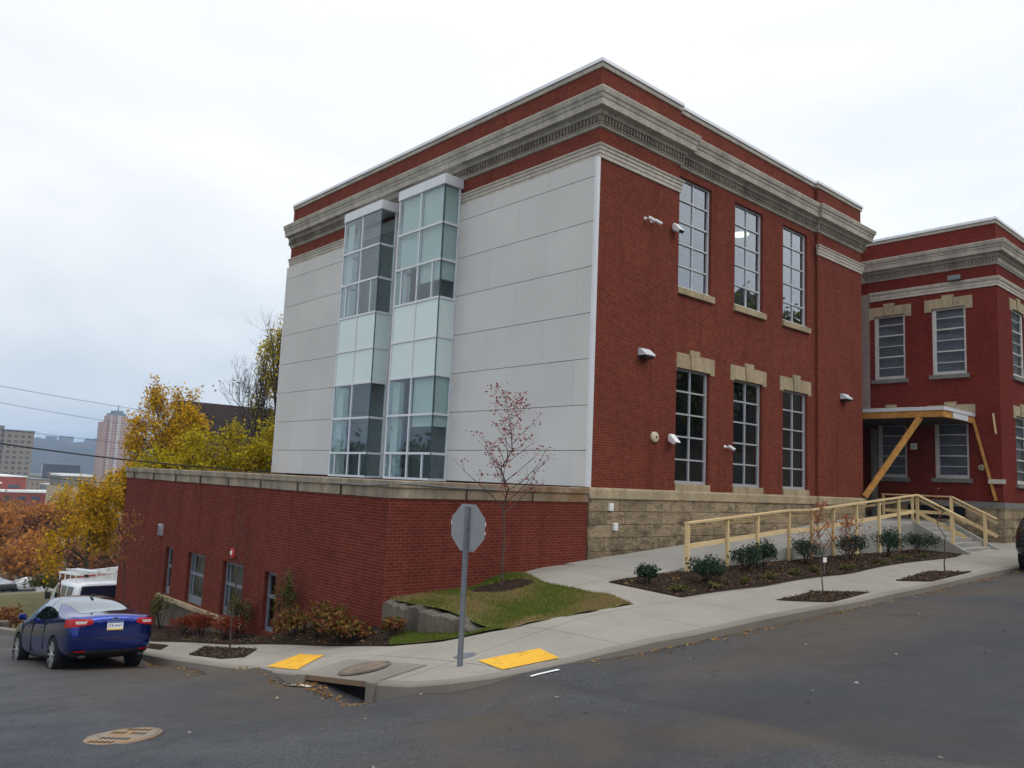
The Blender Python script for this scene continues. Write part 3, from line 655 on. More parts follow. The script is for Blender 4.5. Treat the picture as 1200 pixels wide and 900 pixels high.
# cladding panels on the left-hand side
rowz = [-.06, .88, 2.07, 3.30, 4.53, 5.80, 7.05, 8.30, 8.835]
px = WX-.10
regions = [(FY+.07, BR[0]-.035), (BR[1]+.03, BL[0]-.03), (BL[1]+.03, BY-.03)]
for a, c in regions:
    b = MB()
    for r, (z0, z1) in enumerate(zip(rowz, rowz[1:])):
        cuts = [a]; k = math.floor(a/2.46)*2.46+(1.23 if r % 2 else 0)
        while k < c-.25:
            if k > a+.25: cuts.append(k)
            k += 2.46
        cuts.append(c)
        for u, v in zip(cuts, cuts[1:]): b.box(px, WX-.012, u+.002, v-.002, z0+.008, z1-.008)
    b.build('cladding', m_panel, school, .002)
b = MB(); b.box(WX-.008, WX-.002, FY+.07, BY, -.06, 8.83); b.build('cladding_backing', m_graysill, school)
b = MB(); b.box(px-.012, WX+.012, FY-.035, FY+.06, -.06, 8.83); b.build('corner_trim', m_aluw, school)
b = MB(); b.box(px-.012, WX, BY-.03, BY+.04, -.06, 8.83); b.build('corner_trim', m_aluw, school)
def glass_bay(y0, y1, shades):
    X = 14.80; T = [-.05, .75, 1.98, 3.21, 4.43, 5.69, 6.93, 8.14, 9.40]; ym = (y0+y1)/2+(-.02)
    f = MB()
    for z in T[:-1]:
        f.box(X-.03, X+.04, y0+.0, y1, z-.035, z+.035); f.box(X+.04, WX-.1, y0-.03, y0+.04, z-.035, z+.035); f.box(X+.04, WX-.1, y1-.04, y1+.03, z-.035, z+.035)
    f.box(X-.025, X+.045, ym-.03, ym+.03, -.05, 9.4); f.box(X-.025, X+.045, y1-.05, y1+.001, -.05, 9.4)
    for z0, z1 in ((5.69, 6.93), (-.05, .75)):
        for yy in (y0+.43, y1-.38): f.box(X-.025, X+.045, yy-.025, yy+.025, z0, z1)
    f.box(WX-.16, WX-.095, y0-.028, y0+.05, -.05, 9.4); f.box(WX-.16, WX-.095, y1-.05, y1+.028, -.05, 9.4)
    w = f.build('glass_bay', m_aluw, school)
    g = MB(); s = MB(); e = MB(); g2 = MB()
    for i, (z0, z1) in enumerate(zip(T, T[1:])):
        tgt = s if i in (3, 4) else (g if i < 3 else g2)
        tgt.box(X+.0, X+.015, y0+.006, y1-.01, z0+.03, z1-.03); tgt.box(X+.018, WX-.11, y0+.002, y0+.016, z0+.03, z1-.03); tgt.box(X+.018, WX-.11, y1-.016, y1-.002, z0+.03, z1-.03)
    g.build('glass', m_glassB, w); g2.build('glass', m_glassB, w); s.build('spandrel_panel', m_spandrel, w)
    e.box(X-.006, X+.02, y0-.008, y0+.03, -.05, 9.4); e.build('corner_joint', m_edge, w)
    h = MB(); h.box(X-.045, WX-.02, y0-.045, y1+.045, 9.41, 9.74); h.build('fascia', m_aluw, w, .006)
    r = MB(); r.box(X+.03, WX+.1, y0+.03, y1-.03, 4.44, 4.60); r.build('slab', m_room, w); r = MB(); r.box(X+.03, WX+.1, y0+.03, y1-.03, -.4, -.2); r.build('slab', m_room, w)
    if shades:
        for z0, z1 in ((6.3, 9.38), (1.6, 3.18)):
            q = MB(); q.box(X+.10, X+.108, y0+.1, ym-.02, z0, z1); q.build('roller_shade', m_shade, w)
            q = MB(); q.box(X+.11, WX-.12, y0+.07, y0+.078, z0, z1); q.build('roller_shade', m_shade, w)
        q = MB(); q.box(X+.10, X+.108, ym+.02, y1-.1, 6.9, 9.38); q.build('roller_shade', m_shade, w)
    q = MB(); q.box(X+.12, X+.126, y1-.48, y1-.08, -.05, 3.1); q.build('curtain', m_shade, w)
    q = MB(); q.box(X+.12, X+.126, y1-.48, y1-.08, 5.7, 9.3); q.build('curtain', m_shade, w)
    return w
glass_bay(*BR, True); glass_bay(*BL, False)

# ------------------------------------------------------------------ annex
annex = thing('brick_annex', 'low red brick annex with a stained stone coping along its flat roof', 'building', (AX, FY, -3))
aw = [(18.95, 19.62, -4.0, -2.53), (20.88, 22.25, -4.0, -2.53), (23.52, 24.85, -4.0, -2.53), (26.12, 26.76, -4.0, -2.53)]
AB = 31.35
b = MB(); b.wall('y', AX, FY, AB, -8, -.45, aw, .22); b.wall('x', FY, AX, WX+.02, -8, -.45); b.wall('x', AB, AX, WX, -8, -.45); b.build('wall', m_brickA, annex)
b = MB(); b.box(AX+.2, WX-.2, FY+.2, AB-.2, -.3, -.22); b.build('roof', m_flashd, annex)
ap = [(WX-.01, AB), (AX, AB), (AX, FY), (WX-.02, FY)][::-1]
ap = [(WX-.02, FY), (AX, FY), (AX, AB), (WX-.01, AB)]
sweep_part('coping', [(0, -.452), (.03, -.45), (.035, -.235), (.075, -.225), (.08, -.10), (.07, -.085), (-.35, -.08), (-.35, -.4)], m_coping, [(p[0], p[1]) for p in ap], annex)
b = MB()
for yy in np.arange(FY+1.9, AB, 2.05):
    b = MB(); b.box(AX-.0815, AX+.33, yy-.003, yy+.003, -.45, -.0785); b.build('coping_joint', m_oldconc, annex)
for xx in np.arange(AX+2.0, WX, 2.05):
    b = MB(); b.box(xx-.003, xx+.003, FY-.0815, FY+.33, -.45, -.0785); b.build('coping_joint', m_oldconc, annex)
for i, (a, c, z0, z1) in enumerate(aw):
    f = MB(); x0 = AX+.12
    f.box(x0, x0+.07, a, a+.07, z0, z1); f.box(x0, x0+.07, c-.07, c, z0, z1); f.box(x0, x0+.07, a+.07, c-.07, z1-.09, z1); f.box(x0, x0+.07, a+.07, c-.07, z0, z0+.22 if i else z0+.1)
    f.box(x0-.005, x0+.065, a+.07, c-.07, z0+.82, z0+.90)
    if c-a > 1: f.box(x0-.003, x0+.064, (a+c)/2+.38, (a+c)/2+.43, z0+.2, z1-.09)
    w = f.build('window', m_greyf, annex)
    g = MB(); g.box(x0+.03, x0+.04, a+.04, c-.04, z0+.05, z1-.05); g.build('glass', m_glassO, w)
    g = MB(); g.box(x0+.3, x0+.32, a-.1, c+.1, z0-.1, z1+.1); g.build('backing', m_greyf, w)
b = MB(); b.box(AX-.11, AX-.003, 20.55, 26.95, -4.14, -4.01); b.build('sill_ledge', m_lintel, annex, .012)
b = MB(); b.box(AX-.06, AX-.004, 20.6, 26.9, -6, -4.145); b.box(AX-.035, AX-.003, 15.5, 18.4, -5, -3.22); b.build('foundation', m_oldconc, annex, .01)

# ------------------------------------------------------------------ wing
XW, YW, RW = 36.0, 10.72, 46.0
wing = thing('brick_wing', 'dark red brick wing with pale lintels standing behind the timber ramp', 'building', (XW, YW, -.1))
ww = [(14.38, 15.72, 5.2, 8.08), (11.92, 13.26, 5.25, 8.12), (14.38, 15.62, .88, 3.52), (11.92, 13.24, .90, 3.54)]
wf = [(37.75, 39.3, 5.27, 8.14), (37.8, 39.35, .78, 3.6), (41.2, 42.7, 5.27, 8.14), (41.2, 42.7, .78, 3.6)]
bw_ = (12.1, 14.4, -.78, -.06)
b = MB(); b.wall('y', XW, YW, 20, -.0, 11.43, ww, .18); b.wall('x', YW, XW, RW, 0, 11.43, wf, .18)
b.wall('x', 16.4, RX, XW, -1, 11.43, [(34.2, 35.6, -.82, 1.6)], .18)
b.wall('y', RW, YW, 20, -3, 11.43); b.build('wall', m_brickW, wing)
b = MB(); b.box(XW+.3, RW-.3, YW+.3, 19.7, 11, 11.06); b.build('roof', m_flashd, wing)
wp = [(RW, YW), (XW, YW), (XW, 20)]
sweep_part('parapet_coping', [(0, 11.43), (.045, 11.44), (.05, 11.56), (-.02, 11.57)], m_lime, wp, wing)
sweep_part('coping_flashing', [(-.02, 11.575), (.085, 11.575), (.075, 11.66), (.06, 11.70), (-.35, 11.70), (-.35, 11.0)], m_flash, wp, wing)
sweep_part('cornice', [(0, 9.70), (.05, 9.72), (.06, 9.78), (.09, 9.80), (.09, 10.0), (.15, 10.02), (.17, 10.10), (.20, 10.14), (.34, 10.155), (.35, 10.33), (.37, 10.35), (.39, 10.44), (.42, 10.47), (.45, 10.60), (.44, 10.63), (0, 10.72)], m_lime, wp, wing)
b = MB(); k = YW-.08
while k < 16: b.box(XW-.150, XW-.088, k, k+.065, 9.83, 9.985); k += .13
b.build('dentils', m_limed, wing)
sweep_part('string_course', [(0, 8.80), (.04, 8.805), (.04, 8.92), (.06, 8.925), (.06, 9.04), (.085, 9.045), (.12, 9.13), (.125, 9.19), (0, 9.22)], m_limeW, [(RW, YW), (XW, YW), (XW, 15.9)], wing)
b = MB(); b.wall('y', XW-.05, YW-.05, 20, -3, -.004, [bw_], .25); b.wall('x', YW-.05, XW-.05, RW, -3, -.004); b.box(XW-.05, XW, YW-.05, 20, -.006, -.002); b.build('stone_base', m_stone, wing)
b = MB(); b.box(XW-.07, XW-.052, YW-.07, 20, -.25, -.01); b.box(XW-.05, RW, YW-.07, YW-.052, -.25, -.01); b.build('water_table', m_graysill, wing)
b = MB(); b.box(XW+.08, XW+.12, bw_[0], bw_[1], bw_[2], bw_[3]); b.build('basement_window', m_black, wing)
def wing_window(axis, a, c, z0, z1):
    if axis == 'y': P = lambda u0, u1, d0, d1, e, g: (XW+d0, XW+d1, u0, u1, e, g)
    else: P = lambda u0, u1, d0, d1, e, g: (u0, u1, YW+d0, YW+d1, e, g)
    f = MB(); f.box(*P(a, a+.09, .05, .13, z0, z1)); f.box(*P(c-.16, c, .05, .13, z0, z1)); f.box(*P(a+.09, c-.16, .05, .13, z1-.08, z1)); f.box(*P(a+.09, c-.16, .05, .13, z0, z0+.14))
    n = 6
    for k in range(1, n):
        z = z0+(z1-z0)*k/n+.05; th = .028 if k in (2, 4) else .014
        f.box(*P(a+.09, c-.16, .045 if k in (2, 4) else .06, .12, z-th, z+th))
    w = f.build('window', m_frameW, wing)
    g = MB(); g.box(*P(a+.05, c-.1, .09, .1, z0+.05, z1-.03)); g.build('glass', m_glassO, w)
    g = MB(); g.box(*P(a-.1, c+.1, .19, .21, z0-.1, z1+.1)); g.build('screen_backing', m_screenback, w)  # pale backing added behind the glass, stands in for insect screens
    s = MB(); s.box(*P(a-.12, c+.12, -.10, .05, z0-.17, z0-.003)); s.build('sill', m_graysill, w, .01)
    mid = (a+c)/2; yl = -.035
    def Q(u, d, z): return (XW+d, u, z) if axis == 'y' else (u, YW+d, z)
    off = (.05, 0, 0) if axis == 'y' else (0, .05, 0)
    zt_ = z1+.42
    l = MB()
    l.prism([Q(a-.28, yl, z1-.12), Q(a-.002, yl, z1-.12), Q(a-.002, yl, z1+.003), Q(mid-.16, yl, z1+.003), Q(mid-.22, yl, zt_), Q(a-.28, yl, zt_)], off)
    l.prism([Q(c+.28, yl, z1-.12), Q(c+.28, yl, zt_), Q(mid+.22, yl, zt_), Q(mid+.16, yl, z1+.003), Q(c+.002, yl, z1+.003), Q(c+.002, yl, z1-.12)], off)
    lo = l.build('lintel', m_lintel, w, .006)
    k = MB(); k.prism([Q(mid-.155, yl-.04, z1-.002), Q(mid+.155, yl-.04, z1-.002), Q(mid+.24, yl-.04, zt_+.12), Q(mid-.24, yl-.04, zt_+.12)], Vector(off)*1.8); k.build('keystone', m_lintel, lo, .008)
for h in ww: wing_window('y', *h)
for h in wf: wing_window('x', *h)
b = MB(); b.box(XW-.10, XW-.003, 15.93, 16.38, 3.6, 9.15); b.build('metal_flashing', basic('weathered_cladding', (.27, .22, .20), .6, .15, 4), wing)
b = MB(); b.box(XW-.35, XW-.004, 15.64, 15.78, -.85, 3.0); b.build('door_jamb', m_graysill, wing)
b = MB(); b.box(34.25, 35.55, 16.46, 16.5, -.82, 1.58); dr = b.build('door', m_black, wing)
b = MB(); b.box(34.35, 34.39, 16.38, 16.42, .1, .5); b.build('handle', m_steel, dr)
b = MB(); b.box(XW-.16, XW-.003, YW-.11, 11.2, .72, .90); b.build('sill_block', m_limeW, wing, .01)

# ------------------------------------------------------------------ canopy, ramp, stairs, railings
CX0, CY0 = 32.7, 11.68
can = thing('entrance_canopy', 'flat entrance canopy with orange timber fascia propped on two slanting beams', 'canopy', (34.3, 13, 3.2))
b = MB(); b.box(CX0-.04, XW-.06, CY0-.04, 16.3, 3.42, 3.56); b.build('roof_edge', m_aluw, can)
b = MB(); b.box(CX0-.005, CX0+.05, CY0+.0, 16.3, 3.16, 3.415); b.box(CX0+.05, XW-.06, CY0+.002, CY0+.055, 3.16, 3.415); b.build('fascia', m_wood2, can)
b = MB(); b.box(33.6, 35.2, CY0-.025, CY0-.006, 3.18, 3.40); b.build('fascia_plate', m_aluw, can)
b = MB(); b.box(CX0+.055, XW-.062, CY0+.06, 16.3, 3.14, 3.18); b.build('soffit', basic('dark_soffit', (.06, .05, .045), .8), can)
b = MB(); b.beam((31.12, FY-.12, .0), (CX0+.1, 12.56, 3.2), .10, .22); b.build('brace', m_wood2, can, .006)
b = MB(); b.beam((XW-.09, 10.95, .05), (XW-.14, CY0+.04, 3.45), .09, .10); b.build('brace', m_wood2, can, .006)

RY = 11.54
ramp = thing('concrete_ramp', 'grey concrete access ramp rising along the stone base to the door steps', 'ramp', (22, RY, -1.9))
def zd(x): return float(np.interp(x, [14.6, 15.9, 20.56, 21.9, 29.34, 40], [-1.965, -1.87, -1.52, -1.5, -.86, -.85]))
b = MB(); xs = [14.7, 15.9, 18.2, 20.56, 21.9, 25.6, 29.34, RX+.1]
for x0, x1 in zip(xs, xs[1:]):
    b.hexa(((x0, RY, -3), (x1, RY, -3), (x1, FY-.06, -3), (x0, FY-.06, -3)), ((x0, RY, zd(x0)), (x1, RY, zd(x1)), (x1, FY-.06, zd(x1)), (x0, FY-.06, zd(x0))))
b.box(RX+.1, 32.9, RY, 16.39, -3, -.852); b.box(32.9, XW-.06, 13.2, 16.39, -3, -.852)
b.build('deck', m_ramp, ramp)
b = MB(); lip = [15.9, 18.2, 20.56, 21.9, 25.6, 29.3]
for x0, x1 in zip(lip, lip[1:]): b.hexa(((x0, RY-.09, -3), (x1, RY-.09, -3), (x1, RY-.004, -3), (x0, RY-.004, -3)), ((x0, RY-.09, zd(x0)+.03), (x1, RY-.09, zd(x1)+.03), (x1, RY-.004, zd(x1)+.03), (x0, RY-.004, zd(x0)+.03)))
b.build('edge_beam', m_ramp, ramp)
stairs = thing('concrete_stairs', 'short flight of grey concrete steps between sloping cheek walls at the entrance', 'stairs', (30.9, 10.7, -1.75))
b = MB(); n = 6
for k in range(n):
    z = -.86-(k+1)*.148; y1 = RY-.004-k*.285
    if k < n-1: b.box(29.42, 32.42, y1-.285-.02, y1, -2.6, z)
b.build('tread', m_ramp, stairs, .01)
for x0, x1 in ((29.22, 29.41), (32.43, 32.62)):
    c = MB(); c.prism([(x0, RY-.006, -2.6), (x0, 9.78, -2.6), (x0, 9.78, -1.66), (x0, 9.95, -1.60), (x0, RY-.006, -.76)], (x1-x0, 0, 0)); c.build('cheek_wall', m_ramp, stairs, .012)
# timber railings
rail = thing('timber_railing', 'long new timber guard rail stepping up along the ramp edge', 'railing', (22, RY-.12, -1.9))
def zr(x): return float(np.interp(x, [15.97, 20.56, 21.91, 29.34], [-.80, -.47, -.44, .13]))
yr = RY-.14
for x in (15.97, 17.64, 19.04, 20.64, 21.91, 23.2, 24.7, 26.3, 27.8, 29.34):
    p = MB(); w = .075 if 16 < x < 29 else .09; zb = zup(x, yr)-.1
    p.box(x-w/2, x+w/2, yr-w/2, yr+w/2, zb, zr(x)-.02 if x < 29 else zr(x)+.03); p.build('post', m_wood, rail, .005)
pts = [15.92, 20.56, 21.91, 29.3]
b = MB(); c = MB(); d = MB()
for x0, x1 in zip(pts, pts[1:]):
    b.beam((x0, yr, zr(x0)), (x1, yr, zr(x1)), .13, .045); c.beam((x0, yr+.09, zr(x0)-.14), (x1, yr+.09, zr(x1)-.14), .04, .06); d.beam((x0, yr+.06, zr(x0)-.56), (x1, yr+.06, zr(x1)-.56), .04, .11)
b.build('top_rail', m_wood, rail); c.build('handrail', m_wood, rail); d.build('lower_rail', m_wood, rail)
def stair_rail(x, label, back_to=None):
    t = thing('timber_railing', label, 'railing', (x, 10.7, -1.7))
    ya, yb, za, zb = yr, 9.9, .13, -.60
    for yy, top in ((10.28, -.40),)+(((yr, .10),) if back_to else ()):
        p = MB(); p.box(x-.05, x+.05, yy-.05, yy+.05, -2.0, top); p.build('post', m_wood, t, .005)
    for nm, dz, w, h, dx in (('top_rail', 0, .13, .05, 0), ('handrail', -.15, .04, .06, .07), ('lower_rail', -.62, .04, .12, .06)):
        b = MB(); b.beam((x+dx, ya, za+dz), (x+dx, yb, zb+dz), w, h)
        if back_to and nm != 'handrail': b.beam((x+dx, ya, za+dz), (x+dx, back_to, za+dz), w, h)
        b.build(nm, m_wood, t)
    if back_to:
        for yy in (12.8, back_to-.05):
            p = MB(); p.box(x-.04, x+.04, yy-.04, yy+.04, -.9, .1); p.build('post', m_wood, t, .005)
stair_rail(29.34, 'timber stair rail sloping down the ramp side of the entrance steps')
stair_rail(32.47, 'timber stair rail on the far side of the steps, turning along the landing', 13.95)
gb = thing('utility_box', 'small green box tucked beside the entrance steps', 'box', (33.3, 12.0, -1.6))
b = MB(); b.box(33.0, 33.6, 11.7, 12.3, -1.8, -1.05); b.build('body', basic('green_plastic', (.01, .12, .07), .5), gb, .03)
b = MB(); b.box(32.97, 33.63, 11.67, 12.33, -1.045, -.98); b.build('lid', basic('green_lid', (.01, .16, .09), .5), gb, .015)

# ------------------------------------------------------------------ fittings on the walls
FYs = FY-.002
def cctv(x, z, label, y=FYs, dx=.12):
    t = thing('security_camera', label, 'camera', (x, y, z), 'white security cameras on the brick front')
    b = MB(); b.lathe((0, 0, 0), [(.055, 0), (.055, .03), (.03, .05)], 12)
    bmesh.ops.rotate(b.b, verts=b.b.verts, matrix=Matrix.Rotation(math.pi/2, 3, 'X')); bmesh.ops.translate(b.b, verts=b.b.verts, vec=(x, y, z)); b.build('mount', m_white, t)
    b = MB(); b.tube((x, y-.04, z), (x+dx*.3, y-.16, z-.02), .02); b.build('arm', m_white, t)
    b = MB(); b.tube((x+dx*.1, y-.13, z+.02), (x+dx*1.4, y-.25, z-.08), .048, .048, 12); b.build('housing', m_white, t)
    b = MB(); b.tube((x+dx*1.4, y-.25, z-.08), (x+dx*1.45, y-.256, z-.084), .036, .036, 12); b.build('lens', m_black, t)
cctv(17.52, 7.62, 'white security camera high on the brick pavilion, outer one of the pair')
cctv(17.82, 7.61, 'white security camera high on the brick pavilion, inner one of the pair')
cctv(21.86, 1.36, 'white security camera low between the first two tall windows', FY+REC-.002)
def flood(x, z, label, y=FYs):
    t = thing('flood_light', label, 'light', (x, y, z))
    b = MB(); b.box(x-.05, x+.05, y-.05, y, z-.05, z+.05); b.build('bracket', m_alu, t)
    b = MB(); b.prism([(x-.13, y-.05, z+.14), (x-.13, y-.10, z+.18), (x-.13, y-.33, z-.06), (x-.13, y-.25, z-.14), (x-.13, y-.05, z-.02)], (.24, 0, 0)); b.build('housing', m_white, t, .012)
    b = MB(); b.prism([(x-.11, y-.325, z-.075), (x-.11, y-.255, z-.145), (x-.11, y-.26, z-.15), (x-.11, y-.33, z-.08)], (.2, 0, 0)); b.build('lens', m_black, t)
flood(18.88, 7.62, 'white flood light beside the first upper window')
flood(18.86, 1.37, 'white flood light beside the first lower window')
def wallpack(x, z, label):
    y = FYs; t = thing('wall_light', label, 'light', (x, y, z))
    b = MB(); b.prism([(x-.22, y, z+.12), (x-.22, y-.08, z+.13), (x-.22, y-.28, z-.04), (x-.22, y-.28, z-.08), (x-.22, y, z-.08)], (.44, 0, 0)); b.build('hood', m_aluw, t, .01)
    b = MB(); b.box(x-.2, x+.2, y-.25, y-.01, z-.15, z-.085); b.build('lamp_housing', m_black, t, .01)
wallpack(17.58, 3.72, 'grey hooded wall light on the brick pavilion next to the cladding')
wallpack(29.62, 3.70, 'grey hooded wall light on the pavilion next to the canopy')
t = thing('alarm_bell', 'round beige alarm bell low on the brick beside the first lower window', 'bell', (18.14, FYs, 1.41))
b = MB(); b.lathe((0, 0, 0), [(.15, 0), (.15, .05), (.135, .08), (.06, .10)], 20); bmesh.ops.rotate(b.b, verts=b.b.verts, matrix=Matrix.Rotation(math.pi/2, 3, 'X')); bmesh.ops.translate(b.b, verts=b.b.verts, vec=(18.14, FYs, 1.41)); b.build('gong', basic('beige_enamel', (.58, .50, .36), .4, .05), t, 0, False)
b = MB(); b.tube((18.14, FYs-.095, 1.41), (18.14, FYs-.115, 1.41), .03); b.build('hub', m_black, t)
for x, z, l in ((16.29, -.56, 'white square outlet box on the stone base, upper of two'), (16.49, -1.07, 'white square outlet box on the stone base, lower of two')):
    t = thing('outlet_box', l, 'box', (x, FY-.05, z), 'outlet boxes on the stone base')
    b = MB(); b.box(x-.075, x+.075, FY-.13, FY-.05, z-.1, z+.1); b.build('cover', m_white, t, .008)
    b = MB(); b.box(x-.04, x+.04, FY-.137, FY-.131, z-.055, z-.045); b.build('latch', m_alu, t)
t = thing('alarm_strobe', 'red alarm strobe above the third annex window', 'alarm', (AX, 21.55, -2.26))
b = MB(); b.box(AX-.07, AX-.002, 21.45, 21.65, -2.38, -2.14); b.build('body', basic('alarm_red', (.55, .03, .03), .4, .05), t, .015)
b = MB(); b.box(AX-.1, AX-.072, 21.5, 21.6, -2.3, -2.2); b.build('lens', m_white, t, .01)
t = thing('wall_vent', 'dark little vent high on the annex side wall', 'vent', (AX, 27.26, -2.07))
b = MB(); b.box(AX-.08, AX-.002, 27.1, 27.42, -2.22, -1.86); b.build('frame', m_alu, t, .01)
b = MB(); [b.box(AX-.095, AX-.082, 27.13, 27.39, z, z+.03) for z in (-2.18, -2.11, -2.04, -1.97)]; b.build('louver', m_black, t)
t = thing('flood_light', 'dark flood lamp under the cornice on the wing string course', 'light', (XW, 12.17, 9.3))
b = MB(); b.box(XW-.30, XW-.13, 12.0, 12.5, 9.22, 9.42); b.build('housing', m_steel, t, .02)
b = MB(); b.tube((XW, 12.25, 9.3), (XW-.2, 12.25, 9.3), .03); b.build('arm', m_steel, t)
t = thing('notice_plate', 'small white plate between the wing windows under the canopy', 'sign', (XW, 14.1, 2.2))
b = MB(); b.box(XW-.02, XW-.002, 13.95, 14.22, 2.1, 2.36); b.build('panel', m_white, t); b = MB(); b.box(XW-.024, XW-.021, 14.0, 14.17, 2.18, 2.28); b.build('face', m_alu, t)
t = thing('wall_socket', 'round tan socket on the wing wall near the slanting brace', 'fitting', (XW, 11.45, 1.36))
b = MB(); b.tube((XW, 11.45, 1.36), (XW-.12, 11.45, 1.36), .13, .11, 14); b.build('body', m_lintel, t); b = MB(); b.tube((XW-.12, 11.45, 1.36), (XW-.15, 11.45, 1.36), .06); b.build('cap', m_steel, t)
t = thing('timber_board', 'short pale timber board on the wing corner beside the canopy', 'board', (XW, 10.95, 3.2))  # a plain timber board, no pipework
b = MB(); b.beam((XW-.03, 10.98, 3.55), (XW-.03, 10.90, 2.72), .05, .09, (1, 0, 0)); b.build('board', m_wood, t)
cable = MB(); pr = None
for q in [(AX-.09, FY+2.4, -.20), (AX-.09, FY+1, -.21), (AX-.09, FY-.05, -.17), (AX+.4, FY-.1, -.14), (AX+1.6, FY-.09, -.2), (AX+3.0, FY-.09, -.21)]:
    if pr: cable.tube(pr, q, .012, n=6)
    pr = q
tag(cable.build('cable', m_flashd), 'thin grey cable clipped round the corner of the annex coping', 'cable')

# ------------------------------------------------------------------ street objects
rw = thing('retaining_wall', 'crumbling stub of old concrete wall holding up the lawn corner', 'wall', (AX, 12.6, -3))
random.seed(11)
b = MB(); ys = np.linspace(FY-.02, 10.75, 26); top = np.interp(ys, [10.75, 11.0, 11.6, 12.4, 14.2], [-2.85, -2.66, -2.52, -2.47, -2.52])
rows = []
for y, z in zip(ys, top):
    z += random.uniform(-.07, .03); xo = random.uniform(-.05, .03)
    rows.append([b.b.verts.new(p) for p in ((AX-.05+xo, y, -3.6), (AX-.03+xo, y, (z-3.1)/2), (AX-.02+xo, y, z-.04), (AX+.03+xo, y, z), (AX+.22, y, z+.01), (AX+.25, y, -3.6))])
for A, B in zip(rows, rows[1:]):
    for j in range(5): b.b.faces.new((A[j], B[j], B[j+1], A[j+1]))
b.b.faces.new(rows[0]); b.b.faces.new(rows[-1][::-1]); b.build('wall', m_oldconc, rw)
st = thing('stop_sign', 'grey back of an octagonal stop sign on a steel post at the corner', 'sign', (7.66, 9.39, zup(7.66, 9.39)))
na = R(6.4); nrm = Vector((math.cos(na), math.sin(na), 0)); tx = Vector((-nrm.y, nrm.x, 0)); ctr = Vector((7.66, 9.39, -.71)); SS = .345
zb = zup(7.66, 9.39)
b = MB(); pc = Vector((7.66, 9.39, 0))-nrm*.03
def U(q): return [pc+tx*a+nrm*c+Vector((0, 0, zz)) for a, c, zz in q]
b.prism(U([(-.04, .028, zb-.3), (-.028, .028, zb-.3), (-.016, -.02, zb-.3), (.016, -.02, zb-.3), (.028, .028, zb-.3), (.04, .028, zb-.3), (.04, .022, zb-.3), (.030, .022, zb-.3), (.02, -.028, zb-.3), (-.02, -.028, zb-.3), (-.03, .022, zb-.3), (-.04, .022, zb-.3)]), (0, 0, -.40-zb+.3))
b.build('post', m_steel, st)
def octa(rr, d0): return [ctr+tx*(rr/math.cos(R(22.5))*math.cos(R(22.5+45*i)))+Vector((0, 0, rr/math.cos(R(22.5))*math.sin(R(22.5+45*i))))+nrm*d0 for i in range(8)]
b = MB(); b.prism(octa(SS, .006), nrm*.003); b.build('plate', m_signb, st)
b = MB(); b.prism(octa(SS-.004, .0105), nrm*.001); b.build('border', m_white, st)
b = MB(); b.prism(octa(SS-.02, .012), nrm*.001); fc = b.build('face', m_signr, st)
me = text_mesh('STOP', .31); me.materials.append(m_white); tx_o = link('lettering', me, fc)
Mx = Matrix((tx.to_tuple(), (0, 0, 1), nrm.to_tuple())).transposed()
me.transform(Matrix.Translation(ctr+nrm*.0165-origin(fc))@Mx.to_4x4())
b = MB()
for zz in (-.55, -.87): b.tube(ctr+Vector((0, 0, zz+.71))-nrm*.06, ctr+Vector((0, 0, zz+.71))+nrm*.004, .012, n=8)
b.build('bolt', m_steel, st)
def tactile(poly, label):
    o = sheet('tactile_paving', poly, zup, .012, m_yel, .3, None)
    tag(o, label, 'tactile paving', 'yellow tactile pads at the corner')
    bb = bmesh.new(); pts = np.array(poly); A, B, D = pts[0], pts[1], pts[3]
    nu = int(np.linalg.norm(B-A)/.075); nv = int(np.linalg.norm(D-A)/.075)
    mb = MB()
    for i in range(nu):
        for j in range(nv):
            s_, t_ = (i+.5)/nu, (j+.5)/nv
            p = (pts[0]*(1-s_)+pts[1]*s_)*(1-t_)+(pts[3]*(1-s_)+pts[2]*s_)*t_; z = zup(p[0], p[1])+.012
            mb.tube((p[0], p[1], z-.003), (p[0], p[1], z+.007), .016, .010, 6)
    bb.free()
    d = mb.build('truncated_domes', m_yel, o); d['kind'] = 'stuff'
tactile([(6.78, 12.6), (7.9, 13.7), (7.95, 14.75), (6.78, 13.75)], 'yellow tactile pad on the side street ramp beside the storm drain')
bpy.data.objects['tactile_paving'].location = (0, 0, 0)
tactile([(7.72, 8.55), (8.58, 8.29), (8.82, 8.95), (7.93, 9.33)], 'yellow tactile pad on the corner ramp right of the sign post')
# storm drain
m_lidst = trim_mat('stained_lid', (.21, .175, .14), (.10, .06, .04), .8)
dr = thing('storm_drain', 'concrete storm drain with a dark kerb opening and stained top slab', 'drain', (6.7, 11, -3.2))
b = MB()
za, zc = zup(6.6, 12.02), zup(6.58, 9.98)
def slab(y0, y1, x0, x1, dz0, dz1):
    z0, z1 = zup(6.6, y0), zup(6.6, y1); zi0, zi1 = zup(x1, y0), zup(x1, y1)
    b.hexa(((x0, y0, z0+dz0), (x1, y0, zi0+dz0), (x1, y1, zi1+dz0), (x0, y1, z1+dz0)), ((x0, y0, z0+dz1), (x1, y0, zi0+dz1), (x1, y1, zi1+dz1), (x0, y1, z1+dz1)))
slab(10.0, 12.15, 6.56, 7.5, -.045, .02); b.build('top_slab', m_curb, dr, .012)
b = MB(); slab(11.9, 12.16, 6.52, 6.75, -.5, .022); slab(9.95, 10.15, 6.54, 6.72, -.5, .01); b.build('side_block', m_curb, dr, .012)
b = MB(); slab(10.14, 11.9, 6.545, 6.556, -.06, .012); b.build('steel_edge', m_rust, dr)
b = MB(); slab(10.16, 11.9, 6.70, 6.72, -.6, -.047); b.build('opening', m_dark, dr)
b = MB(); z = zup(7.05, 11.0)
b.b.free()
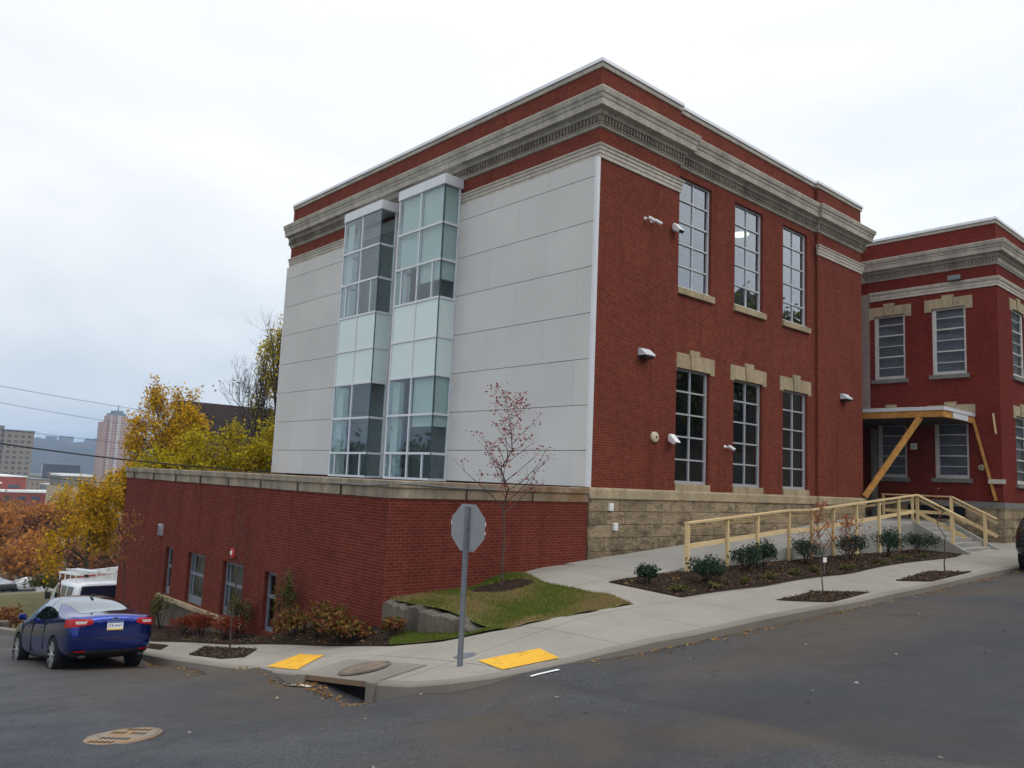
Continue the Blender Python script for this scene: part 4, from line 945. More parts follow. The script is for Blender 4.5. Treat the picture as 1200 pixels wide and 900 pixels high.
circ = lambda x, y, r, n=28: [(x+r*math.cos(6.2832*i/n), y+r*math.sin(6.2832*i/n)) for i in range(n)]
o = sheet('lid_ring', circ(7.05, 11.0, .40), zup, .028, m_oldconc, .3, None); o.parent = dr; o.location = -dr.location
o = sheet('lid', circ(7.05, 11.0, .34), zup, .034, m_lidst, .3, None); o.parent = dr; o.location = -dr.location
mh = thing('manhole_cover', 'rusty round manhole cover with rows of dark holes in the roadway', 'manhole', (3.2, 9.95, zrd(3.2, 9.95)))
b = MB(); b.lathe((0, 0, 0), [(.44, -.03), (.44, .008), (.40, .010)], 36); fr = b.build('frame', m_rust, None); fr.parent = mh
b = MB(); b.lathe((0, 0, 0), [(.385, -.03), (.385, .013), (.37, .016)], 36); fr = b.build('cover', m_rust2, None); fr.parent = mh
b = MB()
for i in range(-3, 4):
    for j in (-.28, -.12, .12, .28):
        if i*.07*i*.07+j*j < .32**2 and (i, j) not in ((0, .12), (3, -.12)): b.box(j-.038, j+.038, i*.072-.019, i*.072+.019, .0165, .018)
fr = b.build('pick_holes', m_dark, None); fr.parent = mh
mh.rotation_euler = (-.115, .03, .5)
ul = tag(sheet('access_plate', circ(8.1, 9.85, .17, 18), zup, .008, m_steel, .3, None), 'small grey iron plate set flush in the pavement behind the sign post', 'iron plate')

# ------------------------------------------------------------------ plants
def leaf_cloud(ctr, size, rng, tilt=1.0, aspect=.6):
    n = len(ctr); a = rng.normal(size=(n, 3)); a[:, 2] *= tilt; a /= np.linalg.norm(a, axis=1)[:, None]
    c = rng.normal(size=(n, 3)); c -= a*(a*c).sum(1)[:, None]; c /= np.linalg.norm(c, axis=1)[:, None]
    s = (size*rng.uniform(.6, 1.3, n))[:, None] if np.isscalar(size) else size[:, None]
    nn = np.cross(a, c)*s*.18
    V = np.stack([ctr-a*s, ctr-c*s*aspect+nn, ctr+a*s, ctr+c*s*aspect+nn], 1).reshape(-1, 3)
    F = np.arange(4*n).reshape(n, 4); return V, F
def tubes_np(segs, n=5):
    V, F = [], []; ang = np.linspace(0, 2*np.pi, n, endpoint=False); k = 0
    for p, q, a, b_ in segs:
        d = q-p; d = d/(np.linalg.norm(d)+1e-9); o = np.array([1., 0, 0]) if abs(d[0]) < .8 else np.array([0, 1., 0]); u = np.cross(d, o); u /= np.linalg.norm(u); v = np.cross(d, u)
        ring = np.cos(ang)[:, None]*u+np.sin(ang)[:, None]*v
        V.append(p+ring*a); V.append(q+ring*b_)
        for i in range(n): F.append((k+i, k+(i+1) % n, k+n+(i+1) % n, k+n+i))
        k += 2*n
    return np.concatenate(V), np.array(F)
def grow(rng, p, d, L, r, lvl, maxl, segs, tips, spread=.7, up=.08, nch=3, taper=.62, gnarl=.16):
    k = 3
    for i in range(k):
        d = d+rng.normal(size=3)*gnarl+np.array([0, 0, up]); d /= np.linalg.norm(d)
        q = p+d*L/k; ra = r*(1-.45*i/k); rb = r*(1-.45*(i+1)/k); segs.append((p, q, ra, rb)); p = q
        if lvl >= maxl-1: tips.append(q)
        if 0 < lvl < maxl and i < k-1 and rng.random() < .6:
            s = rng.normal(size=3); s -= d*(s@d); s /= np.linalg.norm(s)
            nd = d*math.cos(spread)+s*math.sin(spread); grow(rng, p, nd, L*.6, rb*.6, lvl+1, maxl, segs, tips, spread, up, nch, taper, gnarl)
    if lvl < maxl:
        ph = rng.uniform(0, 6.28); s0 = np.cross(d, [.3, .5, .8]); s0 /= np.linalg.norm(s0); s1 = np.cross(d, s0)
        for j in range(nch):
            a = ph+j*2*np.pi/nch+rng.normal()*.3; s = s0*math.cos(a)+s1*math.sin(a); sp_ = spread*rng.uniform(.6, 1.2)
            grow(rng, p, d*math.cos(sp_)+s*math.sin(sp_), L*taper*rng.uniform(.8, 1.2), r*.55*.95, lvl+1, maxl, segs, tips, spread, up, nch, taper, gnarl)
def tree(name, label, cat, x, y, z, h, leafm, nleaf, lsize, seed, trunk_r=.16, levels=3, trunkf=.3, spread=.7, sig=.35, nch=3, bark=m_bark, group=None, wid=1., up=.08, drop=0):
    rng = np.random.default_rng(seed); segs, tips = [], []
    L = h*trunkf; grow(rng, np.array([0, 0, 0.]), np.array([0, 0, 1.]), L, trunk_r, 0, levels, segs, tips, spread, up, nch)
    mx = max(t_[2] for t_ in tips); s = h/mx
    S = np.array([s*wid, s*wid, s])
    segs = [(p*S, q*S, a, b_) for p, q, a, b_ in segs]; tips = np.array(tips)*S
    t = thing(name, label, cat, (x, y, z), group); off = np.array([x, y, z])
    V, F = tubes_np(segs, 6); np_mesh('trunk', V+off, F, bark, t, True)
    if nleaf:
        c = tips[rng.integers(0, len(tips), nleaf)]+rng.normal(size=(nleaf, 3))*sig
        if drop: c = c[c[:, 2] > drop]
        V, F = leaf_cloud(c, lsize, rng); np_mesh('crown', V+off, F, leafm, t)
    return t
def shrub(label, x, y, z, w, h, leafm, n, ls, seed, cat='shrub', name='shrub', group=None, holes=.0, core=True):
    rng = np.random.default_rng(seed); t = thing(name, label, cat, (x, y, z), group)
    nb = 9; segs = []; cents = []
    for i in range(nb):
        a = rng.uniform(0, 6.28); rr = w*.5*math.sqrt(rng.random())*.75; hh = h*rng.uniform(.55, .9)*(1-.45*(rr/(w*.5))**2)
        q = np.array([x+rr*math.cos(a), y+rr*math.sin(a), z+hh]); segs.append((np.array([x, y, z-.03]), q, .012, .006)); cents.append(q)
    V, F = tubes_np(segs, 4); np_mesh('stem', V, F, m_barkd, t)
    cents = np.array(cents); c = cents[rng.integers(0, nb, n)]; d = rng.normal(size=(n, 3)); d /= np.linalg.norm(d, axis=1)[:, None]
    rad = np.array([w*.27, w*.27, h*.26]); c = c+d*rad*(rng.uniform(.35, 1.12, n)[:, None])
    c[:, 2] = np.maximum(c[:, 2], z+.02)
    V, F = leaf_cloud(c, ls, rng); np_mesh('foliage', V, F, leafm, t); return t
def sapling(label, x, y, z, h, leafm, nleaf, ls, seed, nbr=16, r=.025, blen=.3, lo=.35, name='sapling', cat='tree', up=.5, group=None, keep=1.):
    rng = np.random.default_rng(seed); t = thing(name, label, cat, (x, y, z), group); segs = []; tips = []
    P = [np.array([x+rng.normal()*.012*i, y+rng.normal()*.012*i, z+h*i/10]) for i in range(11)]
    for i in range(10): segs.append((P[i], P[i+1], r*(1-.085*i), r*(1-.085*(i+1))))
    for j in range(nbr):
        f = lo+(1-lo)*(j+.5)/nbr*.97; i = min(9, int(f*10)); p = P[i]+(P[i+1]-P[i])*(f*10-i); a = j*2.4+rng.normal()*.4
        L = h*blen*(1.15-f)*rng.uniform(.8, 1.25)/.6; d = np.array([math.cos(a), math.sin(a), up*rng.uniform(.6, 1.3)]); d /= np.linalg.norm(d); q = p; rb = r*(1-f)*.5+.004
        for k in range(4):
            d = d+rng.normal(size=3)*.10+np.array([0, 0, .05]); d /= np.linalg.norm(d); q2 = q+d*L/4; segs.append((q, q2, rb*(1-.2*k), rb*(1-.2*(k+1)))); tips.append(q2); q = q2
            if k in (1, 2):
                s = rng.normal(size=3); s[2] = abs(s[2])*.5; s = s/np.linalg.norm(s); q3 = q+(d*.6+s*.6)*L*.3; segs.append((q, q3, rb*.4, rb*.2)); tips.append(q3)
    V, F = tubes_np(segs, 6); np_mesh('trunk', V, F, m_bark, t, True)
    tips = np.array(tips)
    if nleaf:
        if keep < 1: tips = tips[rng.random(len(tips)) < keep]
        c = tips[rng.integers(0, len(tips), nleaf)]+rng.normal(size=(nleaf, 3))*np.array([1, 1, .5])*.05*h/2.5; V, F = leaf_cloud(c, ls, rng, .5); np_mesh('crown', V, F, leafm, t)
    return t
sapling('slender young maple with sparse red leaves in the lawn mulch ring', 11.65, 13.05, zup(11.65, 13.05), 4.15, l_maple, 820, .032, 5, 26, .030, .26, .36, up=.85, keep=.6)
sapling('thin orange sapling in the nearer pavement pit by the ramp bed', 16.75, 8.47, zup(16.75, 8.47), 2.0, l_twig, 420, .026, 8, 16, .016, .22, .42, up=1.3)
sapling('thin bare sapling in the farther pavement pit near the steps', 23.55, 8.47, zup(23.55, 8.47), 2.3, l_twig, 12, .03, 9, 5, .02, .10, .5, up=1.5)
sapling('leafless grey sapling in the pit beside the side street kerb', 7.78, 17.6, zup(7.78, 17.6), 3.2, l_rust, 0, .03, 10, 12, .022, .22, .5, up=1.2)
sapling('thin brownish sapling by the far end of the annex', 8.5, 27.5, zup(8.5, 27.5), 3.6, l_rust, 260, .05, 12, 14, .022, .25, .4, up=1.0)
# shrubs of the ramp bed
for i, (x, y, w, h, lf, n, lab) in enumerate([
    (13.95, 10.95, .75, .62, l_dkgreen, 1300, 'dark green broadleaf shrub at the bed corner nearest the walkway'),
    (15.3, 10.45, .95, .78, l_dkgreen, 2000, 'large dark green shrub in front of the first railing posts'),
    (17.6, 10.85, .85, .66, l_dkgreen, 1500, 'dark green shrub, left half of the joined pair under the rail'),
    (18.5, 10.95, .95, .74, l_dkgreen, 1700, 'dark green shrub, right half of the joined pair under the rail'),
    (20.7, 10.95, 1.05, .85, l_dkgreen, 1800, 'dark green shrub half hidden by the orange sapling'),
    (22.9, 10.8, 1.15, .9, l_dkgreen, 1900, 'dark shrub with orange twigs behind the orange sapling'),
    (25.3, 10.75, 1.35, .95, l_dkgreen, 2100, 'dark green mounded shrub in the middle of the upper bed'),
    (27.7, 10.7, 1.15, 1.0, l_dkgreen, 1900, 'dark green shrub at the upper end of the bed by the steps')]):
    shrub(lab, x, y, zup(x, y), w*(.72+.24*((i*37 % 10)/10)), h*(.70+.28*((i*53 % 10)/10)), lf, int(n*.8), .030, 40+i, group='dark green shrubs along the ramp')
sapling('orange twiggy bush behind the thin orange sapling', 21.9, 10.4, zup(21.9, 10.4), 1.2, l_twig, 420, .03, 31, 22, .012, .5, .05, 'twiggy_bush', 'shrub', 1.6)
sapling('bare twiggy bush beside the half hidden dark shrub', 20.1, 10.5, zup(20.1, 10.5), 1.0, l_rust, 60, .03, 32, 20, .01, .5, .05, 'twiggy_bush', 'shrub', 1.2)
rng0 = np.random.default_rng(3)
for i, (x, y, pl) in enumerate([(14.0, 10.15, 'at the front corner of the ramp bed'), (15.0, 9.98, 'in front of the large dark shrub'), (16.2, 10.05, 'below the second railing post'), (17.4, 10.1, 'before the joined pair of shrubs'), (18.6, 10.15, 'right of the joined pair of shrubs'),
        (19.6, 10.15, 'just left of the white plant tag'), (21.2, 10.05, 'behind the nearer sapling'), (23.0, 10.0, 'at the edge of the upper bed'), (24.6, 10.05, 'before the mounded shrub'), (26.4, 10.1, 'near the last shrub by the steps')]):
    shrub('small green perennial '+pl, x, y, zup(x, y), .36, .16, l_olive, 130, .036, 70+i, 'plant', 'perennial', 'small perennials in the ramp bed')
t = thing('plant_tag', 'small white tag on a stake in the ramp bed', 'tag', (19.75, 9.95, zup(19.75, 9.95)))
z = zup(19.75, 9.95); b = MB(); b.tube((19.75, 9.95, z-.05), (19.75, 9.95, z+.3), .008); b.build('stake', m_steel, t); b = MB(); b.box(19.66, 19.84, 9.93, 9.935, z+.3, z+.42); b.build('label_card', m_white, t)
# annex bed
for i, (x, y, w, h, lf, n, ls, lab) in enumerate([
    (8.62, 22.6, .85, .72, l_red, 1500, .03, 'round red bush under the annex ledge, farthest of three'), (8.55, 21.2, .85, .72, l_red, 1500, .03, 'round red bush under the annex ledge, middle of three'), (8.6, 19.8, .95, .72, l_red, 1500, .03, 'round red bush under the annex ledge, nearest of three'),
    (9.05, 20.1, .7, 1.35, l_olive, 800, .045, 'tall green bush with pale flowers beside the third annex window'), (9.05, 17.75, .7, 1.8, l_olive, 750, .045, 'tallest olive green bush against the annex right of the narrow window'),
    (8.95, 25.3, .9, 1.3, l_olive, 700, .045, 'loose olive bush below the second annex window'), (8.8, 16.7, .95, .8, l_nandina, 900, .055, 'reddish brown bush below the tallest olive bush'), (8.85, 15.8, 1.0, .95, l_nandina, 1000, .055, 'reddish brown bush in the middle of the annex bed'),
    (8.85, 14.8, .95, .8, l_nandina, 1000, .055, 'bronze leaved bush with orange patches near the annex corner'), (8.85, 14.2, .6, .5, l_nandina, 600, .05, 'small bronze bush in front of the annex corner'), (9.05, 13.2, .55, .5, l_nandina, 500, .05, 'low red and green bush at the foot of the old concrete wall')]):
    shrub(lab, x, y, zup(x, y), w*.85, h*.85, lf, int(n*.75), ls*.9, 100+i)
# trees behind the annex
G = 'yellow trees behind the annex'
tree('yellow_tree', 'tall golden yellow tree behind the far annex corner', 'tree', 15.7, 45.0, zt(15.2, 45.0), 11.6, l_yellow, 9500, .085, 21, .2, 5, .16, .85, .18, wid=.43, group=G, up=.10)
tree('yellow_tree', 'lower golden tree leaning past the annex edge', 'tree', 11.3, 41.0, zt(11.3, 41.0), 6.6, l_yellow, 7000, .08, 22, .14, 5, .13, 1.0, .17, wid=.46, group=G)
tree('yellow_tree', 'low golden tree between the tower and the annex corner', 'tree', 13.5, 44.0, zt(13, 44.0), 6.9, l_yellow, 6000, .085, 29, .14, 5, .15, .85, .16, wid=.42, group=G)
tree('yellow_tree', 'yellow green tree rising over the annex roof, left of three', 'tree', 14.2, 37.6, zt(14, 37.6), 9.3, l_yelgreen, 9500, .08, 23, .16, 5, .22, .75, .17, wid=.52, group=G)
tree('yellow_tree', 'yellow green tree rising over the annex roof, middle of three', 'tree', 16.0, 38.2, zt(16, 38.6), 9.7, l_yelgreen, 9500, .08, 24, .16, 5, .22, .75, .17, wid=.52, group=G)
tree('yellow_tree', 'yellow green tree beside the pale cladding, right of three', 'tree', 17.8, 38.9, zt(18, 38.9), 10.0, l_yelgreen, 9500, .08, 28, .16, 5, .22, .75, .17, wid=.50, group=G)
tree('bare_tree', 'tall leafless tree behind the dark roofed house', 'tree', 25.0, 54.4, zt(25, 54), 19.0, l_olive, 300, .09, 26, .22, 6, .40, .50, .3, bark=m_barkd, wid=.85, up=.16)
tree('leafy_tree', 'tall thin olive leaved tree next to the pale cladding', 'tree', 25.6, 52.6, zt(25, 53), 18.8, l_yelgreen, 6000, .11, 27, .24, 5, .42, .5, .22, bark=m_barkd, wid=.26)
rr = random.Random(8); lab_o = ['orange tree at the left picture edge', 'orange tree just left of the small fir', 'orange tree right behind the small fir', 'russet tree in front of the beige block', 'russet tree left of the golden tree', 'orange tree behind the parked cars', 'brown orange tree below the red brick works', 'pale orange tree near the row of parked cars', 'rusty tree touching the golden tree', 'dull orange tree lowest on the slope', 'russet tree at the foot of the works wall', 'faded tree above the white guard wall']
for i, (x, y, h, lf) in enumerate([(27.5, 160, 10, l_orange), (31, 168, 11, l_orange), (35.5, 166, 11.5, l_orange), (40, 172, 12, l_rust), (43.5, 158, 10, l_rust), (30, 140, 6.5, l_orange), (33, 182, 12, l_rust), (27, 130, 5.5, l_orange), (44, 142, 9, l_rust), (36, 136, 6, l_rust), (29, 186, 12, l_orange), (37, 118, 5.5, l_rust)]):
    tree('orange_tree', lab_o[i], 'tree', x, y, zt(x, y)-.2, h, lf, 2600, .36, 200+i, .18, 3, .24, .8, .8, wid=1.05, group='autumn trees on the slope')
fir = thing('fir_tree', 'small dark fir among the orange trees', 'tree', (30.6, 139, zt(30.6, 139)), None)
rngf = np.random.default_rng(77); n = 3000; hh = rngf.random(n)**.8; a = rngf.uniform(0, 6.28, n); rad = (1-hh)*1.5*rngf.uniform(.4, 1, n)+.05
V, F = leaf_cloud(np.stack([30.6+rad*np.cos(a), 139+rad*np.sin(a), zt(30.6, 139)+.4+hh*5], -1), .16, rngf); np_mesh('crown', V, F, l_fir, fir)
b = MB(); b.tube((30.6, 139, zt(30.6, 139)-.3), (30.6, 139, zt(30.6, 139)+5), .12, .02); b.build('trunk', m_barkd, fir)
# trees across the street, seen mirrored in the window glass
for i, (x, y, h, lf, lab) in enumerate([(46, -14, 17.5, l_green, 'green tree across the street mirrored in the nearest windows'), (58, -12, 18.5, l_olive, 'olive tree across the street mirrored in the middle windows'), (72, -15, 20, l_green, 'green tree farther up the street mirrored in the last windows'), (34, -16, 11, l_olive, 'olive tree across the street nearest the corner'),
        (-14, 54, 10.5, l_olive, 'yellow green tree down the side street mirrored in the bays'), (-6, 60, 10, l_dkgreen, 'olive tree down the side street mirrored in the nearer bay')]):
    zg_ = float(zt(x, y)) if y > 0 else -1.6
    tree('street_tree', lab, 'tree', x, y, zg_, h, lf, 7000, .34, 300+i, .22, 3, .26, .8, .9, group='trees mirrored in the glass')
# hedge clumps at the alley
for x, y, w, h, lf, lab in ((7.6, 39.5, 1.6, 1.3, l_rust, 'brown hedge clump at the left edge beyond the sedan'), (11.5, 50, 2.2, 1.2, l_olive, 'olive bush on the bank behind the van'), (13.5, 56, 2.5, 1.6, l_rust, 'brown bush on the bank beyond the van')):
    shrub(lab, x, y, float(zt(x, y)), w, h, lf, 1100, .08, int(x*10))
bl = thing('stone_block', 'worn stone kerb block beside the alley mouth', 'stone', (7.3, 36.8, -6.5))
b = MB(); b.box(6.75, 7.55, 38.0, 38.5, -7.0, -6.45); b.build('block', m_oldconc, bl, .05)
# grass blades and litter (nobody could count them)
def inpoly(P, poly):
    x, y = P[:, 0], P[:, 1]; ins = np.zeros(len(P), bool); n = len(poly)
    for i in range(n):
        x0, y0 = poly[i]; x1, y1 = poly[(i+1) % n]
        c = ((y0 > y) != (y1 > y)); xi = (x1-x0)*(y-y0)/(y1-y0+1e-12)+x0; ins ^= c & (x < xi)
    return ins
def scatter(poly, n, rng):
    p = np.array(poly); q = rng.uniform(p.min(0), p.max(0), (n, 2)); return q[inpoly(q, poly)]
rg = np.random.default_rng(6)
def blades(q, h, mat, name, off=.015, kind='stuff'):
    n = len(q); z = zup(q[:, 0], q[:, 1])+off; a = rg.uniform(0, 6.28, n); hh = h*rg.uniform(.5, 1.3, n); w = .006
    B = np.stack([q[:, 0], q[:, 1], z], -1); d = np.stack([np.cos(a), np.sin(a), 0*a], -1)*w; l = rg.normal(size=(n, 3))*.35*hh[:, None]; l[:, 2] = hh
    V = np.stack([B-d, B+d, B+l], 1).reshape(-1, 3); return tag(np_mesh(name, V, np.arange(3*n).reshape(n, 3), mat), kind=kind)
q = scatter(lawn_poly, 42000, rg); q = q[(np.hypot((q[:, 0]-11.65)/.75, (q[:, 1]-13.05)/.65) > 1)]
dry = np.sin(q[:, 0]*2.1+q[:, 1]*1.3)+np.sin(q[:, 0]*.9-q[:, 1]*2.7)+1.4*(q[:, 0] < 10.4)+1.2*(q[:, 1] < 10.6)+.7*(np.abs(np.hypot((q[:, 0]-11.65)/.75, (q[:, 1]-13.05)/.65)-1.1) < .15)+rg.normal(size=len(q))*.7
o = blades(q[dry < .9], .05, l_green, 'grass'); o['label'] = 'short green grass of the corner lawn'; o['category'] = 'grass'
o = blades(q[dry >= .9], .05, l_straw, 'dry_grass'); o['label'] = 'straw coloured dry grass of the corner lawn'; o['category'] = 'grass'
q = scatter([(8.66, 12.75), (9.0, 11.62), (9.6, 10.5), (9.5, 11.2), (9.42, 13.1), (9.1, 13.3)], 9000, rg); o = blades(q, .05, l_green, 'grass', .03); o['label'] = 'strip of grass below the old concrete wall'; o['category'] = 'grass'
def litter(q, zf, s, mat, name, label, off=.01):
    z = zf(q[:, 0], q[:, 1])+off; V, F = leaf_cloud(np.stack([q[:, 0], q[:, 1], z], -1), s, rg, .12)
    V[:, 2] = np.maximum(V[:, 2], np.repeat(z, 4)-.004); o = np_mesh(name, V, F, mat); tag(o, label, 'leaves', None, 'stuff')
L = []
for a, c in zip(curb[16:-1], curb[17:]):
    k = int((c[0]-a[0])*26); t_ = rg.random(k); off_ = np.abs(rg.normal(size=k))*.16+.02
    keep = rg.random(k) < (np.sin(a[0]*1.7+t_*5)*.3+.62)
    L.append(np.stack([a[0]+(c[0]-a[0])*t_, a[1]+(c[1]-a[1])*t_-off_], -1)[keep])
k = 260; yy = rg.uniform(9.9, 19, k); L.append(np.stack([6.5-np.abs(rg.normal(size=k))*.12, yy], -1))
k = 120; L.append(np.stack([6.42-np.abs(rg.normal(size=k))*.12, rg.uniform(10, 11.9, k)], -1))
litter(np.concatenate(L), zrd, .035, l_litter, 'fallen_leaves', 'brown and yellow leaves drifted along the gutter', .012)
q = np.concatenate([scatter([(13.3, 11.5), (13.65, 9.85), (28.2, 9.76), (29.2, 11.5)], 700, rg), scatter([(7.8, 21), (8.1, 18.5), (8.7, 14.7), (8.66, 12.9), (9.4, 13.1), (9.4, 21)], 260, rg), scatter(lawn_poly, 160, rg), scatter(pits[2], 60, rg), scatter(pits[3], 60, rg)])
litter(q, zup, .035, l_litter, 'fallen_leaves', 'scattered leaves over beds and lawn', .03)
q = np.concatenate([scatter(pits[2], 500, rg), scatter(pits[3], 600, rg), scatter(pits[0], 700, rg), scatter([(13.3, 11.5), (13.65, 9.85), (28.2, 9.76), (29.2, 11.5)], 5200, rg), scatter([(7.6, 24), (8.1, 18.5), (8.7, 14.7), (8.66, 12.9), (9.4, 13.1), (9.4, 24)], 2400, rg), scatter(ring, 500, rg)])
litter(q, zup, .03, leafmat('bark_chip', [(.02, .014, .01), (.06, .04, .028), (.10, .07, .05), (.04, .026, .018)], 0), 'wood_chips', 'dark wood chips of the planting beds', .03)
q = np.concatenate([rg.uniform([7, 1], [24, 7.5], (55, 2)), rg.uniform([2, 5], [7, 14], (15, 2))]); litter(q, zrd, .028, basic('pale_scrap', (.30, .27, .22), .8), 'road_litter', 'pale scraps and leaves scattered on the asphalt', .012)

# ------------------------------------------------------------------ vehicles
def loft_body(stations, sub=2, cutters=(), cr=.36, mats=None, name='body'):
    b = bmesh.new(); rings = []
    for y, zb, w, zs, ws, zr_, wr in stations:
        half = [(0, zb), (.75*w, zb), (.965*w, zb+.09), (w, (zb+zs)*.5), (.985*w, zs-.09), (ws, zs), ((ws+wr)/2+.025, zs+(zr_-zs)*.55), (wr, zr_-.03), (.55*wr, zr_), (0, zr_+.012)]
        pts = half+[(-x, z) for x, z in half[-2:0:-1]]
        rings.append([b.verts.new((x, y, z)) for x, z in pts])
    n = len(rings[0])
    for A, B in zip(rings, rings[1:]):
        for i in range(n): b.faces.new((A[i], A[(i+1) % n], B[(i+1) % n], B[i]))
    b.faces.new(rings[0][::-1]); b.faces.new(rings[-1])
    bmesh.ops.recalc_face_normals(b, faces=b.faces)
    me = bpy.data.meshes.new('tmp'); b.to_mesh(me); b.free(); me.materials.append(mats[0]); me.materials.append(mats[1])
    o = bpy.data.objects.new('tmp', me); C.objects.link(o)
    sm = o.modifiers.new('s', 'SUBSURF'); sm.levels = sub; sm.render_levels = sub
    bpy.context.view_layer.update(); full = bpy.data.meshes.new_from_object(o.evaluated_get(bpy.context.evaluated_depsgraph_get()))
    cut = full
    if cutters:
        c = MB()
        for y, z in cutters:
            for sx in (-1, 1): c.tube((sx*.55, y, z), (sx*1.2, y, z), cr, cr, 28)
        bmesh.ops.recalc_face_normals(c.b, faces=c.b.faces)
        cm = bpy.data.meshes.new('cut'); c.b.to_mesh(cm); c.b.free(); cm.materials.append(mats[0]); cm.materials.append(mats[1])
        for p in cm.polygons: p.material_index = 1
        co = bpy.data.objects.new('cut', cm); C.objects.link(co)
        bm_ = o.modifiers.new('b', 'BOOLEAN'); bm_.object = co; bm_.operation = 'DIFFERENCE'; bm_.solver = 'EXACT'
        bpy.context.view_layer.update(); cut = bpy.data.meshes.new_from_object(o.evaluated_get(bpy.context.evaluated_depsgraph_get()))
        bpy.data.objects.remove(co)
    bpy.data.objects.remove(o)
    for p in cut.polygons: p.use_smooth = True
    return full, cut
def patch(full, planes, off, mat, name, parent, side=None):
    """conforming piece of the body surface: keep where dot(p-co, no) <= 0 for all planes; facing filter"""
    b = bmesh.new(); b.from_mesh(full)
    for co, no in planes:
        bmesh.ops.bisect_plane(b, geom=b.verts[:]+b.edges[:]+b.faces[:], dist=1e-5, plane_co=co, plane_no=no, clear_outer=True)
    if side: bmesh.ops.delete(b, geom=[f for f in b.faces if f.normal.dot(Vector(side)) < .12], context='FACES')
    b.normal_update()
    for v in b.verts: v.co += v.normal*off
    for f in b.faces: f.smooth = True; f.material_index = 0
    me = bpy.data.meshes.new(name); b.to_mesh(me); b.free(); me.materials.clear(); me.materials.append(mat); return link(name, me, parent)
def polyplanes(pts, axes):
    """convex polygon (ccw seen with first axis right, second up) -> outward planes"""
    P = []; n = len(pts)
    for i in range(n):
        a, c = pts[i], pts[(i+1) % n]; d = (c[0]-a[0], c[1]-a[1]); no2 = (d[1], -d[0]); co = [0, 0, 0]; no = [0, 0, 0]
        co[axes[0]], co[axes[1]] = a; no[axes[0]], no[axes[1]] = no2; P.append((co, no))
    return P
m_rim = basic('alloy_rim', (.62, .63, .66), .25, .05, metal=.7)
m_chrome = basic('chrome', (.75, .76, .78), .12, .03, metal=.9)
m_tail = basic('tail_red', (.34, .006, .010), .25, .05, spec=.3)
m_tailw = basic('tail_clear', (.50, .40, .40), .2, .05)
def wheel_parts(parent, x, y, r, wd, spokes=10):
    s = 1 if x > 0 else -1
    b = MB(); prof = [(r-.09, -wd/2), (r-.02, -wd/2), (r, -wd/2+.03), (r, wd/2-.03), (r-.02, wd/2), (r-.09, wd/2)]; n = 28
    rings = [[b.b.verts.new((x+s*o, y+math.cos(6.2832*i/n)*q, r+math.sin(6.2832*i/n)*q)) for i in range(n)] for q, o in prof]
    for A, B in zip(rings, rings[1:]):
        for i in range(n): b.b.faces.new((A[i], A[(i+1) % n], B[(i+1) % n], B[i]))
    b.b.faces.new(rings[0]); w = b.build('wheel', m_rub, parent, 0, True)
    b = MB(); xo = x+s*(wd/2-.015)
    for i in range(spokes):
        a = 6.2832*i/spokes; b.beam((xo, y, r), (xo, y+math.cos(a)*(r-.085), r+math.sin(a)*(r-.085)), .035, .03, (1, 0, 0))
    b.tube((xo-s*.02, y, r), (xo+s*.02, y, r), .06, .05, 14)
    for i in range(24):
        a0, a1 = 6.2832*i/24, 6.2832*(i+1)/24; q0, q1 = r-.10, r-.08
        b.face((xo+s*.012, y+math.cos(a0)*q0, r+math.sin(a0)*q0), (xo+s*.012, y+math.cos(a1)*q0, r+math.sin(a1)*q0), (xo+s*.012, y+math.cos(a1)*(q1+.01), r+math.sin(a1)*(q1+.01)), (xo+s*.012, y+math.cos(a0)*(q1+.01), r+math.sin(a0)*(q1+.01)))
    b.build('rim', m_rim, w)
    b = MB(); b.tube((xo-s*.06, y, r), (xo-s*.055, y, r), r-.08, r-.08, 24); b.build('brake_disc', m_black, w)
    return w
sedan_st = [(-2.44, .46, .64, .92, .62, 1.0, .48), (-2.40, .36, .82, 1.00, .78, 1.075, .64), (-2.2, .27, .90, 1.045, .84, 1.10, .69), (-1.78, .23, .925, 1.03, .87, 1.125, .68), (-1.2, .2, .93, 1.0, .875, 1.315, .63), (-.65, .18, .925, .96, .88, 1.43, .59), (0.05, .18, .925, .95, .88, 1.475, .60),
            (.6, .18, .925, .94, .88, 1.42, .60), (1.1, .18, .925, .93, .87, 1.20, .64), (1.55, .2, .925, .91, .85, .99, .66), (2.0, .2, .91, .85, .80, .92, .6), (2.33, .26, .82, .74, .7, .79, .5), (2.42, .36, .66, .64, .56, .68, .4)]
m_blue = NT('blue_metallic')
m_blue.princ(m_blue.mix(m_blue.noise(900, 2), (.004, .020, .17), (.006, .030, .24)), .20, .85, None, .5, .8); m_blue = m_blue.m
m_darktrim = basic('dark_trim', (.02, .02, .022), .5, .1)
